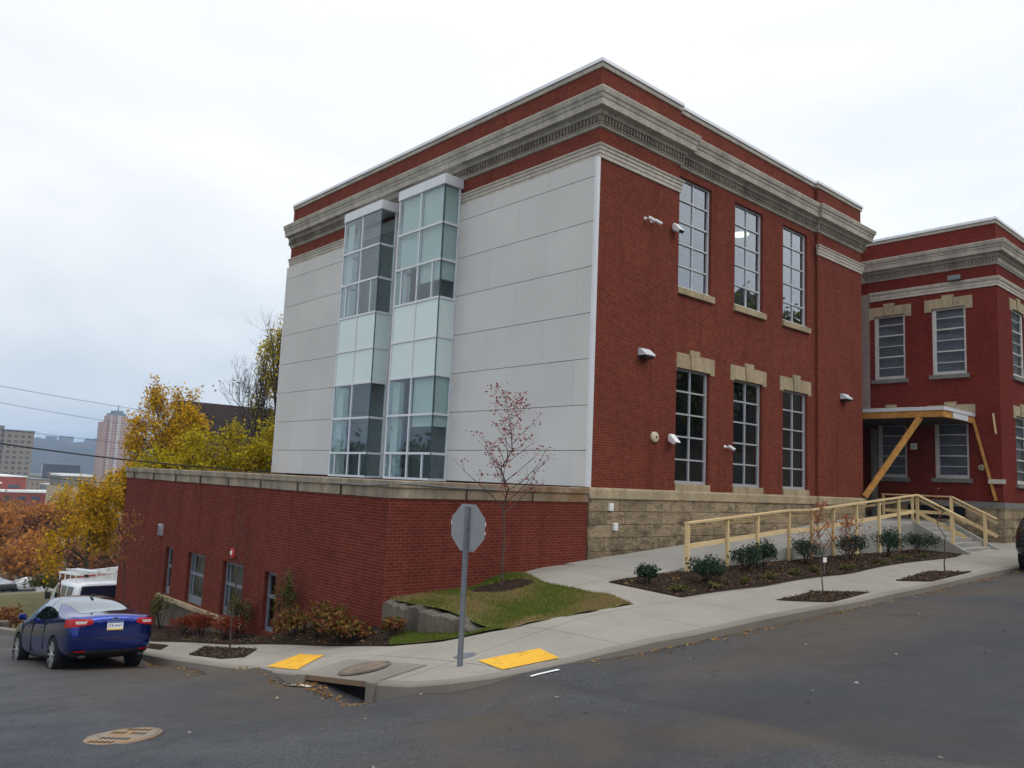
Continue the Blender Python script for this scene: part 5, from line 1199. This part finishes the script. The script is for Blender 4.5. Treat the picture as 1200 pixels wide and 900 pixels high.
def make_sedan(label, paint):
    t = thing('sedan', label, 'car')
    full, cut = loft_body(sedan_st, 3, ((-1.40, .34), (1.45, .34)), .375, (paint, m_black))
    body = link('body', cut, t)
    patch(full, [((0, 0, 1.435), (0, 0, 1)), ((0, -.72, 0), (0, 1, 0))]+[((0, -1.93, 0), (0, -1, 0)), ((.64, -.75, 1.42), (1, -.16, .30)), ((-.64, -.75, 1.42), (-1, -.16, .30)), ((0, 0, 1.085), (0, 0, -1))], .004, m_carglass, 'rear_window', t, (0, -.6, .8))
    for s in (-1, 1):
        def mp(pts): return [((s*.0, a, z), no) for (a, z), no in pts]
        for nm, pts in (('side_window', [(-.42, .985), (.30, .98), (.24, 1.40), (-.36, 1.405)]), ('side_window', [(.37, .98), (1.20, .965), (.62, 1.335), (.31, 1.395)]), ('quarter_window', [(-1.28, 1.035), (-.48, .99), (-.42, 1.395), (-.72, 1.365)])):
            P = polyplanes(pts, (1, 2)); P.append(((s*.3, 0, 0), (-s, 0, 0))); patch(full, P, .004, m_carglass, nm, t)
        P = polyplanes([(s*.50, .80) if s > 0 else (s*.95, .80), (s*.95, .80) if s > 0 else (s*.50, .83), (s*.95, .965) if s > 0 else (s*.46, .90), (s*.46, .90) if s > 0 else (s*.95, .965)], (0, 2))
        P = [((s*.7, 0, .875), (-s*.12, 0, -1)), ((0, 0, 1.01), (0, 0, 1)), ((s*.44, 0, .95), (-s, 0, -.8)), ((s*.44, 0, .96), (-s, 0, .9)), ((0, -2.0, 0), (0, 1, 0))]
        tl = patch(full, P, .006, m_tail, 'taillight', t)
        P = [((0, 0, .915), (0, 0, -1)), ((0, 0, .968), (0, 0, 1)), ((s*.58, 0, .94), (-s, 0, -.5)), ((s*.78, 0, .87), (s, 0, 0)), ((0, -2.15, 0), (0, 1, 0))]
        patch(full, P, .010, m_tailw, 'lens', tl)
        P = [((0, 0, .40), (0, 0, -1)), ((0, 0, .43), (0, 0, 1)), ((s*.55, 0, 0), (-s, 0, 0)), ((s*.76, 0, 0), (s, 0, 0)), ((0, -2.1, 0), (0, 1, 0))]
        patch(full, P, .012, m_tail, 'reflector', t)
        b = MB(); b.box(s*.54, s*.66, -2.43, -2.25, .285, .335); b.build('exhaust_tip', m_darktrim, t, .01)
        b = MB(); b.prism([(s*.90, .92, .96), (s*1.08, .86, .97), (s*1.10, .83, 1.03), (s*1.08, .84, 1.10), (s*.93, .90, 1.10)], (0, .12, 0)); b.build('mirror', paint, t, .02, True)
        for yy in (-.30, .72):
            b = MB(); b.beam((s*.918, yy-.09, .84), (s*.918, yy+.09, .84), .03, .025); b.build('door_handle', paint, t, .006)
        b = MB()
        for yy, z0, z1 in ((.335, .3, .97), (-.62, .42, .98), (1.18, .3, .94)): b.box(s*.9, s*.9255, yy-.0025, yy+.0025, z0, z1)
        b.build('door_seam', m_darktrim, t)
        for yy in (-1.40, 1.45): wheel_parts(t, s*.815, yy, .335, .225)
    patch(full, [((0, 0, .42), (0, 0, 1)), ((0, 0, .22), (0, 0, -1)), ((.80, 0, 0), (1, 0, 0)), ((-.80, 0, 0), (-1, 0, 0)), ((0, -2.12, 0), (0, 1, 0))], .006, m_darktrim, 'lower_bumper', t, (0, -1, 0))
    patch(full, [((0, 0, .655), (0, 0, 1)), ((0, 0, .645), (0, 0, -1)), ((.84, 0, 0), (1, 0, 0)), ((-.84, 0, 0), (-1, 0, 0)), ((0, -2.12, 0), (0, 1, 0))], .004, m_darktrim, 'bumper_seam', t, (0, -1, 0))
    yb = -2.447
    for s in (-1, 1):
        patch(full, [((s*.652, 0, 0), (s, 0, 0)), ((s*.645, 0, 0), (-s, 0, 0)), ((0, 0, .70), (0, 0, -1)), ((0, 0, .88), (0, 0, 1)), ((0, -2.1, 0), (0, 1, 0))], .004, m_darktrim, 'trunk_seam', t)
    patch(full, [((0, 0, .622), (0, 0, 1)), ((0, 0, .60), (0, 0, -1)), ((.70, 0, 0), (1, 0, 0)), ((-.70, 0, 0), (-1, 0, 0)), ((0, -2.12, 0), (0, 1, 0))], .012, paint, 'bumper_crease', t, (0, -1, 0))
    yb0 = yb; dz = .115
    b = MB(); b.box(-.165, .165, yb-.012, yb, .675+dz, .835+dz); pl = b.build('license_plate', m_white, t)
    b = MB(); b.box(-.163, .163, yb-.015, yb-.0125, .808+dz, .833+dz); b.build('top_band', basic('plate_blue', (.05, .10, .35), .5), pl)
    b = MB(); b.box(-.163, .163, yb-.015, yb-.0125, .677+dz, .702+dz); b.build('bottom_band', basic('plate_yellow', (.75, .55, .08), .5), pl)
    me = text_mesh('JTR-4547', .075); me.materials.append(basic('plate_text', (.03, .05, .2), .5)); me.transform(Matrix.Translation((0, yb-.0145, .755+dz))@Matrix.Rotation(math.pi/2, 4, 'X')); link('lettering', me, pl)
    b = MB()
    pts = [(.075*math.cos(a*.3142), 0, .03*math.sin(a*.3142)) for a in range(20)]
    b.prism([(p[0], yb+.010, 1.005+p[2]) for p in pts], (0, -.012, 0)); bd = b.build('badge', m_chrome, t)
    b = MB(); b.prism([(p[0]*.82, yb-.0025, 1.005+p[2]*.75) for p in pts], (0, -.003, 0)); b.build('badge_field', basic('badge_blue', (.02, .05, .22), .3), bd)
    b = MB(); b.box(-.72, -.50, yb+.055, yb+.062, .815, .835); b.box(.60, .72, yb+.05, yb+.057, .80, .835); b.build('script_badge', m_chrome, t)
    b = MB(); b.prism([(-.02, -.55, 1.44), (-.02, -.80, 1.425), (-.02, -.80, 1.49), (-.02, -.72, 1.49)], (.04, 0, 0)); b.build('antenna_fin', m_black, t, .008)
    return t
sed = make_sedan('glossy dark blue sedan parked at the kerb seen from behind', m_blue)
sed.scale = (.93, .93, 1.03); sed.location = (5.30, 19.95, -4.45); sed.rotation_euler = (-math.atan(.135), math.atan(.05), R(1.5))

van_st = [(-2.62, .55, .78, 1.15, .76, 1.85, .70), (-2.58, .45, .92, 1.18, .90, 1.98, .78), (-2.3, .42, .99, 1.2, .97, 2.04, .82), (-1, .4, 1.0, 1.2, .98, 2.07, .84), (.6, .4, 1.0, 1.2, .98, 2.06, .84), (1.3, .4, 1.0, 1.18, .97, 1.96, .80), (1.8, .4, 1.0, 1.15, .95, 1.35, .80), (2.3, .4, .97, 1.05, .9, 1.12, .75), (2.6, .5, .85, .85, .75, .95, .6)]
m_vanw = basic('van_white', (.72, .74, .77), .3, .03, coat=.5)
van = thing('van', 'white van with ladder rack parked in the alley behind the annex', 'van')
full, cut = loft_body(van_st, 2, ((-1.5, .36), (1.7, .36)), .42, (m_vanw, m_black)); link('body', cut, van)
patch(full, [((0, 0, 1.86), (0, 0, 1)), ((0, 0, 1.28), (0, 0, -1)), ((.72, 0, 1.5), (1, 0, .12)), ((-.72, 0, 1.5), (-1, 0, .12)), ((0, -2.3, 0), (0, 1, 0))], .006, basic('van_glass', (.012, .014, .035), .15), 'rear_window', van, (0, -1, 0))
for s in (-1, 1):
    for y0, y1 in ((-2.2, -1.35), (-1.2, -.25), (-.1, .85)):
        P = polyplanes([(y0, 1.30), (y1, 1.30), (y1, 1.82), (y0, 1.82)], (1, 2)); P.append(((s*.3, 0, 0), (-s, 0, 0))); patch(full, P, .006, m_carglass, 'side_window', van)
    for yy in (-1.5, 1.7): wheel_parts(van, s*.86, yy, .36, .24, 8)
    P = [((0, 0, .75), (0, 0, -1)), ((0, 0, 1.15), (0, 0, 1)), ((s*.86, 0, 0), (-s, 0, 0)), ((0, -2.4, 0), (0, 1, 0))]; patch(full, P, .008, m_tail, 'taillight', van)
    b = MB(); b.prism([(s*.98, 1.45, 1.2), (s*1.2, 1.4, 1.2), (s*1.2, 1.4, 1.48), (s*.98, 1.45, 1.48)], (0, .1, 0)); b.build('mirror', m_black, van, .02)
b = MB()
for s in (-1, 1):
    b.beam((s*.78, -2.2, 2.27), (s*.78, 1.2, 2.27), .05, .05)
    for yy in (-2.0, -1.0, 0, 1.0): b.tube((s*.78, yy, 2.0), (s*.78, yy, 2.28), .02)
for yy in (-2.1, -1.3, -.5, .3, 1.1): b.beam((-.78, yy, 2.3), (.78, yy, 2.3), .05, .04)
rk = b.build('roof_rack', m_white, van)
ld = MB()
for xx in (-.45, -.05): ld.beam((xx, -2.5, 2.38), (xx, 1.6, 2.38), .05, .08)
for k in range(14): ld.tube((-.45, -2.4+.3*k, 2.38), (-.05, -2.4+.3*k, 2.38), .02)
ldo = ld.build('ladder', m_aluw, None); tag(ldo, 'aluminium ladder carried on the white van rack', 'ladder')
van.location = (9.85, 36.6, -6.75); van.rotation_euler = (-.08, 0, R(-3)); ldo.location = van.location; ldo.rotation_euler = van.rotation_euler
pole_t = thing('marker_post', 'thin dark red post standing by the alley beside the van', 'post', (8.05, 33.2, -6.2))
b = MB(); b.tube((8.05, 33.2, -6.3), (8.05, 33.2, -4.2), .03, .025); b.build('pole', basic('rusty_red', (.14, .03, .025), .6), pole_t); b = MB(); b.lathe((8.05, 33.2, -4.2), [(.03, 0), (.035, .03), (.01, .05)], 10); b.build('cap', m_steel, pole_t)

suv_st = [(-2.30, .55, .70, .95, .66, 1.45, .55), (-2.24, .45, .88, 1.0, .86, 1.58, .62), (-1.9, .38, .94, 1.03, .91, 1.66, .66), (-1, .3, .95, 1.02, .92, 1.71, .68), (0, .28, .95, 1.0, .92, 1.72, .68), (.6, .28, .95, 1.0, .91, 1.64, .66), (1.1, .3, .95, .98, .90, 1.25, .70), (1.6, .32, .94, .97, .88, 1.06, .68), (2.1, .36, .88, .9, .8, .98, .6), (2.3, .45, .72, .75, .62, .8, .45)]
m_smoke = basic('smoked_red', (.05, .004, .006), .2)
m_blkpaint = basic('black_paint', (.008, .009, .016), .22, .05, coat=.8)
suv = thing('suv', 'black tall hatchback parked at the kerb at the right picture edge', 'car')
full, cut = loft_body(suv_st, 3, ((-1.4, .36), (1.42, .36)), .41, (m_blkpaint, m_black)); link('body', cut, suv)
patch(full, [((0, 0, 1.56), (0, 0, 1)), ((0, 0, 1.12), (0, 0, -1)), ((.66, 0, 1.3), (1, 0, .3)), ((-.66, 0, 1.3), (-1, 0, .3)), ((0, -1.8, 0), (0, 1, 0))], .006, m_carglass, 'rear_window', suv, (0, -1, 0))
for s in (-1, 1):
    for pts in ([(-1.85, 1.12), (-1.05, 1.08), (-1.05, 1.55), (-1.70, 1.50)], [(-.98, 1.08), (-.05, 1.06), (-.05, 1.58), (-.98, 1.57)], [(.03, 1.06), (1.0, 1.04), (.5, 1.52), (.03, 1.58)]):
        P = polyplanes(pts, (1, 2)); P.append(((s*.3, 0, 0), (-s, 0, 0))); patch(full, P, .005, m_carglass, 'side_window', suv)
    for yy in (-1.4, 1.42): wheel_parts(suv, s*.83, yy, .36, .24, 8)
    P = [((0, 0, .9), (0, 0, -1)), ((0, 0, 1.2), (0, 0, 1)), ((s*.72, 0, 0), (-s, 0, 0)), ((0, -2.05, 0), (0, 1, 0))]; patch(full, P, .008, m_smoke, 'taillight', suv)
    b = MB(); b.prism([(s*.92, .85, 1.02), (s*1.12, .8, 1.03), (s*1.12, .8, 1.2), (s*.95, .85, 1.2)], (0, .12, 0)); b.build('mirror', m_blkpaint, suv, .02)
    b = MB(); b.beam((s*.66, -1.9, 1.73), (s*.66, .5, 1.76), .04, .04); b.build('roof_rail', m_black, suv)
b = MB(); b.box(-.16, .16, -2.335, -2.32, .72, .86); b.build('license_plate', m_white, suv)
suv.location = (28.72, 6.75, zrd(28.72, 6.75)); suv.rotation_euler = (.0, -.02, R(-90))

# parked cars far down the slope
cols = [('silver', (.45, .46, .48)), ('white', (.72, .73, .74)), ('white', (.70, .71, .73)), ('dark blue', (.03, .05, .12)), ('silver', (.42, .44, .47)), ('pale grey', (.55, .56, .58)), ('dark red', (.22, .03, .03)), ('white', (.68, .7, .72)), ('black', (.02, .02, .025)), ('silver', (.46, .47, .5)), ('dark green', (.03, .06, .04)), ('white', (.7, .71, .72))]
full, cut = loft_body(sedan_st, 1, (), .36, (m_white, m_black))
proto = thing('parked_car', 'x', 'car', (0, 0, 0), 'cars parked far down the slope')
bo = link('body', cut, proto)
patch(full, [((0, 0, 1.42), (0, 0, 1)), ((0, -.3, 0), (0, 1, 0)), ((0, 0, 1.03), (0, 0, -1))], .01, m_carglass, 'rear_window', proto, (0, -.6, .8))
for s in (-1, 1):
    P = polyplanes([(-1.15, 1.0), (1.2, .97), (.55, 1.36), (-.6, 1.36)], (1, 2)); P.append(((s*.3, 0, 0), (-s, 0, 0))); patch(full, P, .01, m_carglass, 'side_window', proto)
for yy in (-1.4, 1.45):
    for s in (-1, 1):
        b = MB(); b.tube((s*.70, yy, .33), (s*.94, yy, .33), .33, .33, 14); b.build('wheel', m_rub, proto)
spots = [(22.3, 118.5, 80, 'leftmost in the far car park'), (24.4, 119.5, 20, 'in the back row of the far car park'), (26.1, 123.5, 75, 'rear middle of the far car park'), (27.4, 116.5, 60, 'front right of the far car park'), (24.2, 114.0, 80, 'front left of the far car park'), (26.0, 119, 100, 'in the centre of the far car park'), (29.6, 121, 90, 'under the white guard wall'), (28.1, 125.5, 70, 'highest in the far car park'), (21.4, 114.5, 10, 'alone at the near left of the far car park'), (22.6, 124.5, 85, 'at the back left of the far car park'), (29.4, 115.5, 95, 'at the near right of the far car park'), (30.4, 126, 75, 'half behind the white guard wall')]
for i, (x, y, rz, pl) in enumerate(spots):
    o = proto if i == 0 else copy_tree(proto)
    o['label'] = '%s car %s' % (cols[i][0], pl); o['category'] = 'car'; o['group'] = 'cars parked far down the slope'
    o.location = (x, y, zt(x, y)); o.rotation_euler = (-.1*math.cos(R(rz)), 0, R(rz))
    ch = [c for c in o.children if c.name.startswith('body')][0]
    ch.material_slots[0].link = 'OBJECT'; ch.material_slots[0].material = basic('car_paint', cols[i][1], .3, .03, coat=.6)
lot = sheet('car_park', [(19, 110), (31, 108), (33, 128), (21, 131)], lambda x, y: zt(x, y), .03, m_asphd, 3.)
gw = thing('guard_wall', 'long white guard wall with red stripe on the slope beyond the van', 'wall', (26, 96.5, -13))
b = MB(); b.hexa(((21.5, 97.6, -15), (31, 95.0, -15), (31, 95.3, -15), (21.5, 97.9, -15)), ((21.5, 97.6, -12.1), (31, 95.0, -10.9), (31, 95.3, -10.9), (21.5, 97.9, -12.1))); b.build('panel', m_aluw, gw)
b = MB(); b.hexa(((21.5, 97.55, -12.75), (31, 94.95, -11.55), (31, 94.98, -11.55), (21.5, 97.58, -12.75)), ((21.5, 97.55, -12.6), (31, 94.95, -11.4), (31, 94.98, -11.4), (21.5, 97.58, -12.6))); b.build('stripe', m_signr, gw)
b = MB()
for k in range(10): x = 21.5+9.5*k/9; y = 97.55-2.6*k/9; z = -12.1+1.2*k/9; b.box(x-.1, x+.1, y-.1, y-.02, z-1.6, z+.1)
b.build('pilaster', m_frameW, gw)

# ------------------------------------------------------------------ town beyond
def facade(name, wall, win, bw, rh, ms, bias=0):
    t = NT(name); uv, p = wall_uv(t)
    b = t.new('ShaderNodeTexBrick', offset=0., offset_frequency=1); t.l.new(uv, b.inputs['Vector']); b.inputs['Scale'].default_value = 1
    b.inputs['Brick Width'].default_value = bw; b.inputs['Row Height'].default_value = rh; b.inputs['Mortar Size'].default_value = ms; b.inputs['Mortar Smooth'].default_value = 0
    t.put(b.inputs['Color1'], win); t.put(b.inputs['Color2'], mul(win, 1.6)); t.put(b.inputs['Mortar'], wall); t.princ(b.outputs['Color'], .7); return t.m
f_apt = facade('apartment_facade', (.23, .20, .165), (.07, .07, .075), 3.2, 2.9, .72)
f_tow = facade('tower_facade', (.40, .235, .16), (.17, .12, .11), 3.4, 3.6, .95)
f_twl = facade('tower_light', (.52, .46, .42), (.28, .24, .22), 60, 3.6, .9)
f_red = basic('works_brick', (.24, .065, .05), .9, .12, .2)
f_beige = basic('beige_render', (.46, .36, .24), .9, .12, .3)
f_dark = facade('dark_glass_facade', (.045, .055, .07), (.03, .04, .055), 2.5, 3.5, .4)
m_roofd = basic('dark_shingle', (.035, .027, .027), .95, .3, 3)
T = thing('apartment_block', 'tan high rise apartment block at the left picture edge', 'building', (90, 513, -24))
b = MB(); b.box(88.5, 103, 512, 530, -25, 15.7); b.build('wall', f_apt, T); b = MB(); b.box(60, 88.4, 513, 530, -25, 17.6); b.build('taller_wall', f_apt, T)
b = MB(); b.box(88.3, 103.3, 511.7, 530.3, 15.7, 16.5); b.box(59.7, 88.6, 512.7, 530.3, 17.6, 18.5); b.build('roof_edge', m_flashd, T)
T = thing('office_tower', 'stepped brick office tower with a grey crown and thin spire', 'building', (314, 1106, -24))
b = MB(); b.box(303, 325, 1100, 1125, -25, 62); b.build('wall', f_tow, T)
b = MB(); b.box(296, 302.9, 1103, 1122, -25, 53); b.box(325.1, 334, 1102, 1122, -25, 51); b.build('side_wing', f_tow, T)
b = MB(); b.box(312, 316.5, 1098.5, 1099.9, -25, 62); b.box(304, 306, 1099, 1099.9, -25, 62); b.build('pilaster', f_twl, T)
b = MB(); b.box(305, 323, 1102, 1123, 62, 65); b.box(309, 320, 1104, 1120, 65, 68.5); b.build('crown', basic('crown_grey', (.14, .17, .18), .6), T)
b = MB(); b.tube((315, 1110, 68), (315, 1110, 77), .9, .3); b.build('spire', m_flashd, T)
T = thing('dark_midrise', 'dark blue grey mid rise block below the far hill', 'building', (159, 682, -24))
b = MB(); b.box(149, 170, 680, 700, -25, -2.2); b.build('wall', f_dark, T); b = MB(); b.box(148.6, 170.4, 679.6, 700.4, -2.2, -1.4); b.build('roof_edge', m_flashd, T)
T = thing('beige_block', 'plain beige block with a pale top behind the golden tree', 'building', (60, 253, -24))
b = MB(); b.box(57.3, 66, 250, 262, -25, -6.8); b.build('wall', f_beige, T); b = MB(); b.box(58, 66, 250.3, 262, -6.8, -3.8); b.build('upper_wall', m_graysill, T)
b = MB(); b.box(57.9, 66.1, 250.2, 262.1, -3.8, -3.3); b.build('roof_edge', m_white, T)
T = thing('brick_works', 'long red brick works with white roof edges in the middle distance', 'building', (60, 322, -24))
b = MB(); b.box(40, 65.5, 330, 350, -25, -5.9); b.box(40, 71.5, 321, 329.9, -25, -11); b.build('wall', f_red, T)
b = MB(); b.box(39.7, 65.8, 329.7, 350.2, -5.9, -5.3); b.box(39.7, 71.8, 320.7, 330.1, -11, -10.3); b.box(40, 58, 329.3, 329.75, -8.3, -7.8); b.build('roof_edge', m_white, T)
b = MB(); b.box(40, 63, 320.2, 320.95, -18.2, -17.6); b.build('canopy', m_white, T)
for k, x in enumerate((42.5, 47.5, 52.5, 60.2)):
    b = MB(); b.box(x, x+3.4, 329.80, 329.97, -9.8, -8.6); b.build('window', f_dark, T)
for k in range(5):
    b = MB(); b.box(49+k*4.2, 51.6+k*4.2, 320.85, 320.98, -13.6, -12.3); b.build('window', f_dark, T)
rb = random.Random(15)
hs = [('brown brick house with a grey roof, lowest of the far houses', 40, 205, 7, 5, (.20, .09, .06), (.16, .16, .17)), ('cream house with a dark roof beside the works', 52, 225, 8, 5, (.48, .42, .33), (.06, .055, .06)), ('pale blue grey shed left of the beige block', 52.5, 268, 6, 5, (.36, .40, .44), (.45, .46, .48)), ('red brick row with a white roof behind the works', 78, 395, 20, 9, (.22, .07, .055), (.62, .63, .65)),
      ('tan office box under the dark mid rise block', 118, 540, 22, 13, (.34, .27, .20), (.2, .2, .2)), ('grey warehouse right of the tan apartments', 110, 470, 16, 12, (.25, .26, .28), (.5, .5, .52)), ('brick mill with a flat roof before the far hill', 150, 610, 26, 16, (.24, .11, .085), (.25, .25, .26)), ('pale slab block near the foot of the hill', 190, 820, 26, 22, (.42, .40, .37), (.3, .3, .3)), ('low brick store above the orange trees', 44, 240, 9, 4, (.25, .08, .06), (.5, .5, .5))]
for lab, x, y, w, h, cw, cr in hs:
    T = thing('town_building', lab, 'building', (x, y, -24)); mw = facade('town_wall', cw, mul(cw, .3), 2.6, 3.0, .8); h0 = float(zt(x, y))
    b = MB(); b.box(x-w/2, x+w/2, y, y+w*.7, h0-2, h0+h); b.build('wall', mw, T); b = MB(); b.box(x-w/2-.3, x+w/2+.3, y-.3, y+w*.7+.3, h0+h, h0+h+.6); b.build('roof', basic('town_roof', cr, .8), T)
T = thing('dark_roofed_house', 'dark shingled house with a long ridge among the yellow trees', 'house', (28, 58, -8))
b = MB(); b.box(22.2, 40, 57.2, 66, -9, .6); b.build('wall', m_brickW, T)
b = MB(); b.prism([(21.7, 56.2, .5), (21.7, 61.6, 5.0), (21.7, 67, .5)], (19, 0, 0)); rf = b.build('roof', m_roofd, T)
b = MB(); b.box(30, 31, 60, 61, 3, 6.2); b.build('chimney', m_brickW, rf)
for x in (24, 27.5, 31):
    b = MB(); b.box(x, x+1.1, 57.12, 57.19, -3.2, -1.4); b.build('window', m_black, T)
# hills with the houses on their crest
def hill(name, rad, a0, a1, base, hgt, seed, mat, depth=700, rough=1.6):
    rng = np.random.default_rng(seed); n = 160; az = np.radians(np.linspace(a0, a1, n)); V = []; F = []
    ph = rng.uniform(0, 6.28, 8); prof = hgt*(1+.10*np.sin(az*23+ph[0])+.05*np.sin(az*61+ph[1])+.03*np.sin(az*170+ph[2]))+rng.normal(size=n)*1.0
    m = 12
    for j in range(m):
        t_ = j/(m-1); r = rad+t_*depth; z = base+(prof-base)*np.sin(t_*np.pi/2)**.8+rng.normal(size=n)*rough*(0 < j < m-1)
        V.append(np.stack([r*np.cos(az), r*np.sin(az), z], -1))
    V = np.concatenate(V)
    for j in range(m-1):
        for i in range(n-1): F.append((j*n+i, j*n+i+1, (j+1)*n+i+1, (j+1)*n+i))
    return tag(np_mesh(name, V, np.array(F), mat, smooth=True), kind='structure')
def hillmat():
    t = NT('wooded_hill'); n = t.noise(.02, 6, .7); n2 = t.noise(.12, 4)
    col = t.mix(t.mrange(n, .4, .62), (.018, .026, .024), (.055, .042, .028)); t.princ(t.mix(1., col, t.ramp(n2, [(.3, (.6,)*3), (.7, (1.4,)*3)]), 'MULTIPLY'), .95); return t.m
m_hill = hillmat()
hill('hills', 1900, 52, 112, -24, 66, 5, m_hill)
hill('hills', 3000, 48, 116, -24, 88, 9, m_hill)
for i, (px_, w, h) in enumerate(((77.7, 26, 12), (76.9, 34, 15), (75.6, 22, 10), (74.9, 40, 13), (74.1, 30, 11))):
    a = R(px_); r = 2560; x, y = r*math.cos(a), r*math.sin(a)
    T = thing('hilltop_block', ['grey block on the hill crest right beside the tan apartments', 'wide pale block on the highest part of the hill crest', 'small block in the dip of the hill crest', 'long low block on the crest left of the office tower', 'grey block on the crest touching the office tower'][i], 'building', (x, y, 60), 'blocks on the hill crest')
    b = MB(); b.box(x-w/2, x+w/2, y-8, y+8, 40, 62+h*.55); b.build('wall', m_graysill, T); b = MB(); b.box(x-w/2-.5, x+w/2+.5, y-8.5, y+8.5, 62+h*.55, 63+h*.55); b.build('roof', m_flashd, T)
hill('added_hillside', 62, -100, 10, -6, 31, 21, m_hill, 75, .8)  # unseen wooded slope added behind the camera to darken the window reflections
# wires
def wire(p, q, sag, r, label):
    b = MB(); p, q = Vector(p), Vector(q); pr = None
    for i in range(25):
        t_ = i/24; c = p.lerp(q, t_)-Vector((0, 0, sag*4*t_*(1-t_)))
        if pr: b.tube(pr, c, r, n=5, cap=False)
        pr = c
    tag(b.build('power_line', m_black), label, 'wire', 'overhead wires left of the building')
wire((-8, 36.5, 3.2), (15.4, 32.3, -.02), .75, .028, 'thick black cable dipping to the annex roof corner')
wire((-8, 36.5, 4.6), (40, 70, 4.0), .8, .012, 'thin high wire across the pale sky')
wire((-8, 37.0, 4.15), (40, 72, 2.6), .8, .010, 'second thin wire just below the high one')
wire((-8, 36.5, 1.3), (15.3, 32.35, -.9), .5, .012, 'thin wire crossing the golden tree')
wire((-8, 38, 2.6), (30, 60, 1.2), .5, .010, 'thin wire in front of the wooded hill')

# ------------------------------------------------------------------ haze
hz_b = MB(); hz_b.box(-5200, 5200, -5200, 5200, -34, 170); ho = hz_b.build('haze', None)
t = NT('haze'); pv = t.new('ShaderNodeVolumePrincipled'); pv.inputs['Color'].default_value = (.45, .66, .98, 1); pv.inputs['Density'].default_value = .00022; pv.inputs['Anisotropy'].default_value = 0
t.l.new(pv.outputs[0], t.out.inputs['Volume']); ho.data.materials.clear(); ho.data.materials.append(t.m); tag(ho, kind='stuff'); ho['label'] = 'thin autumn haze over the town'; ho['category'] = 'haze'
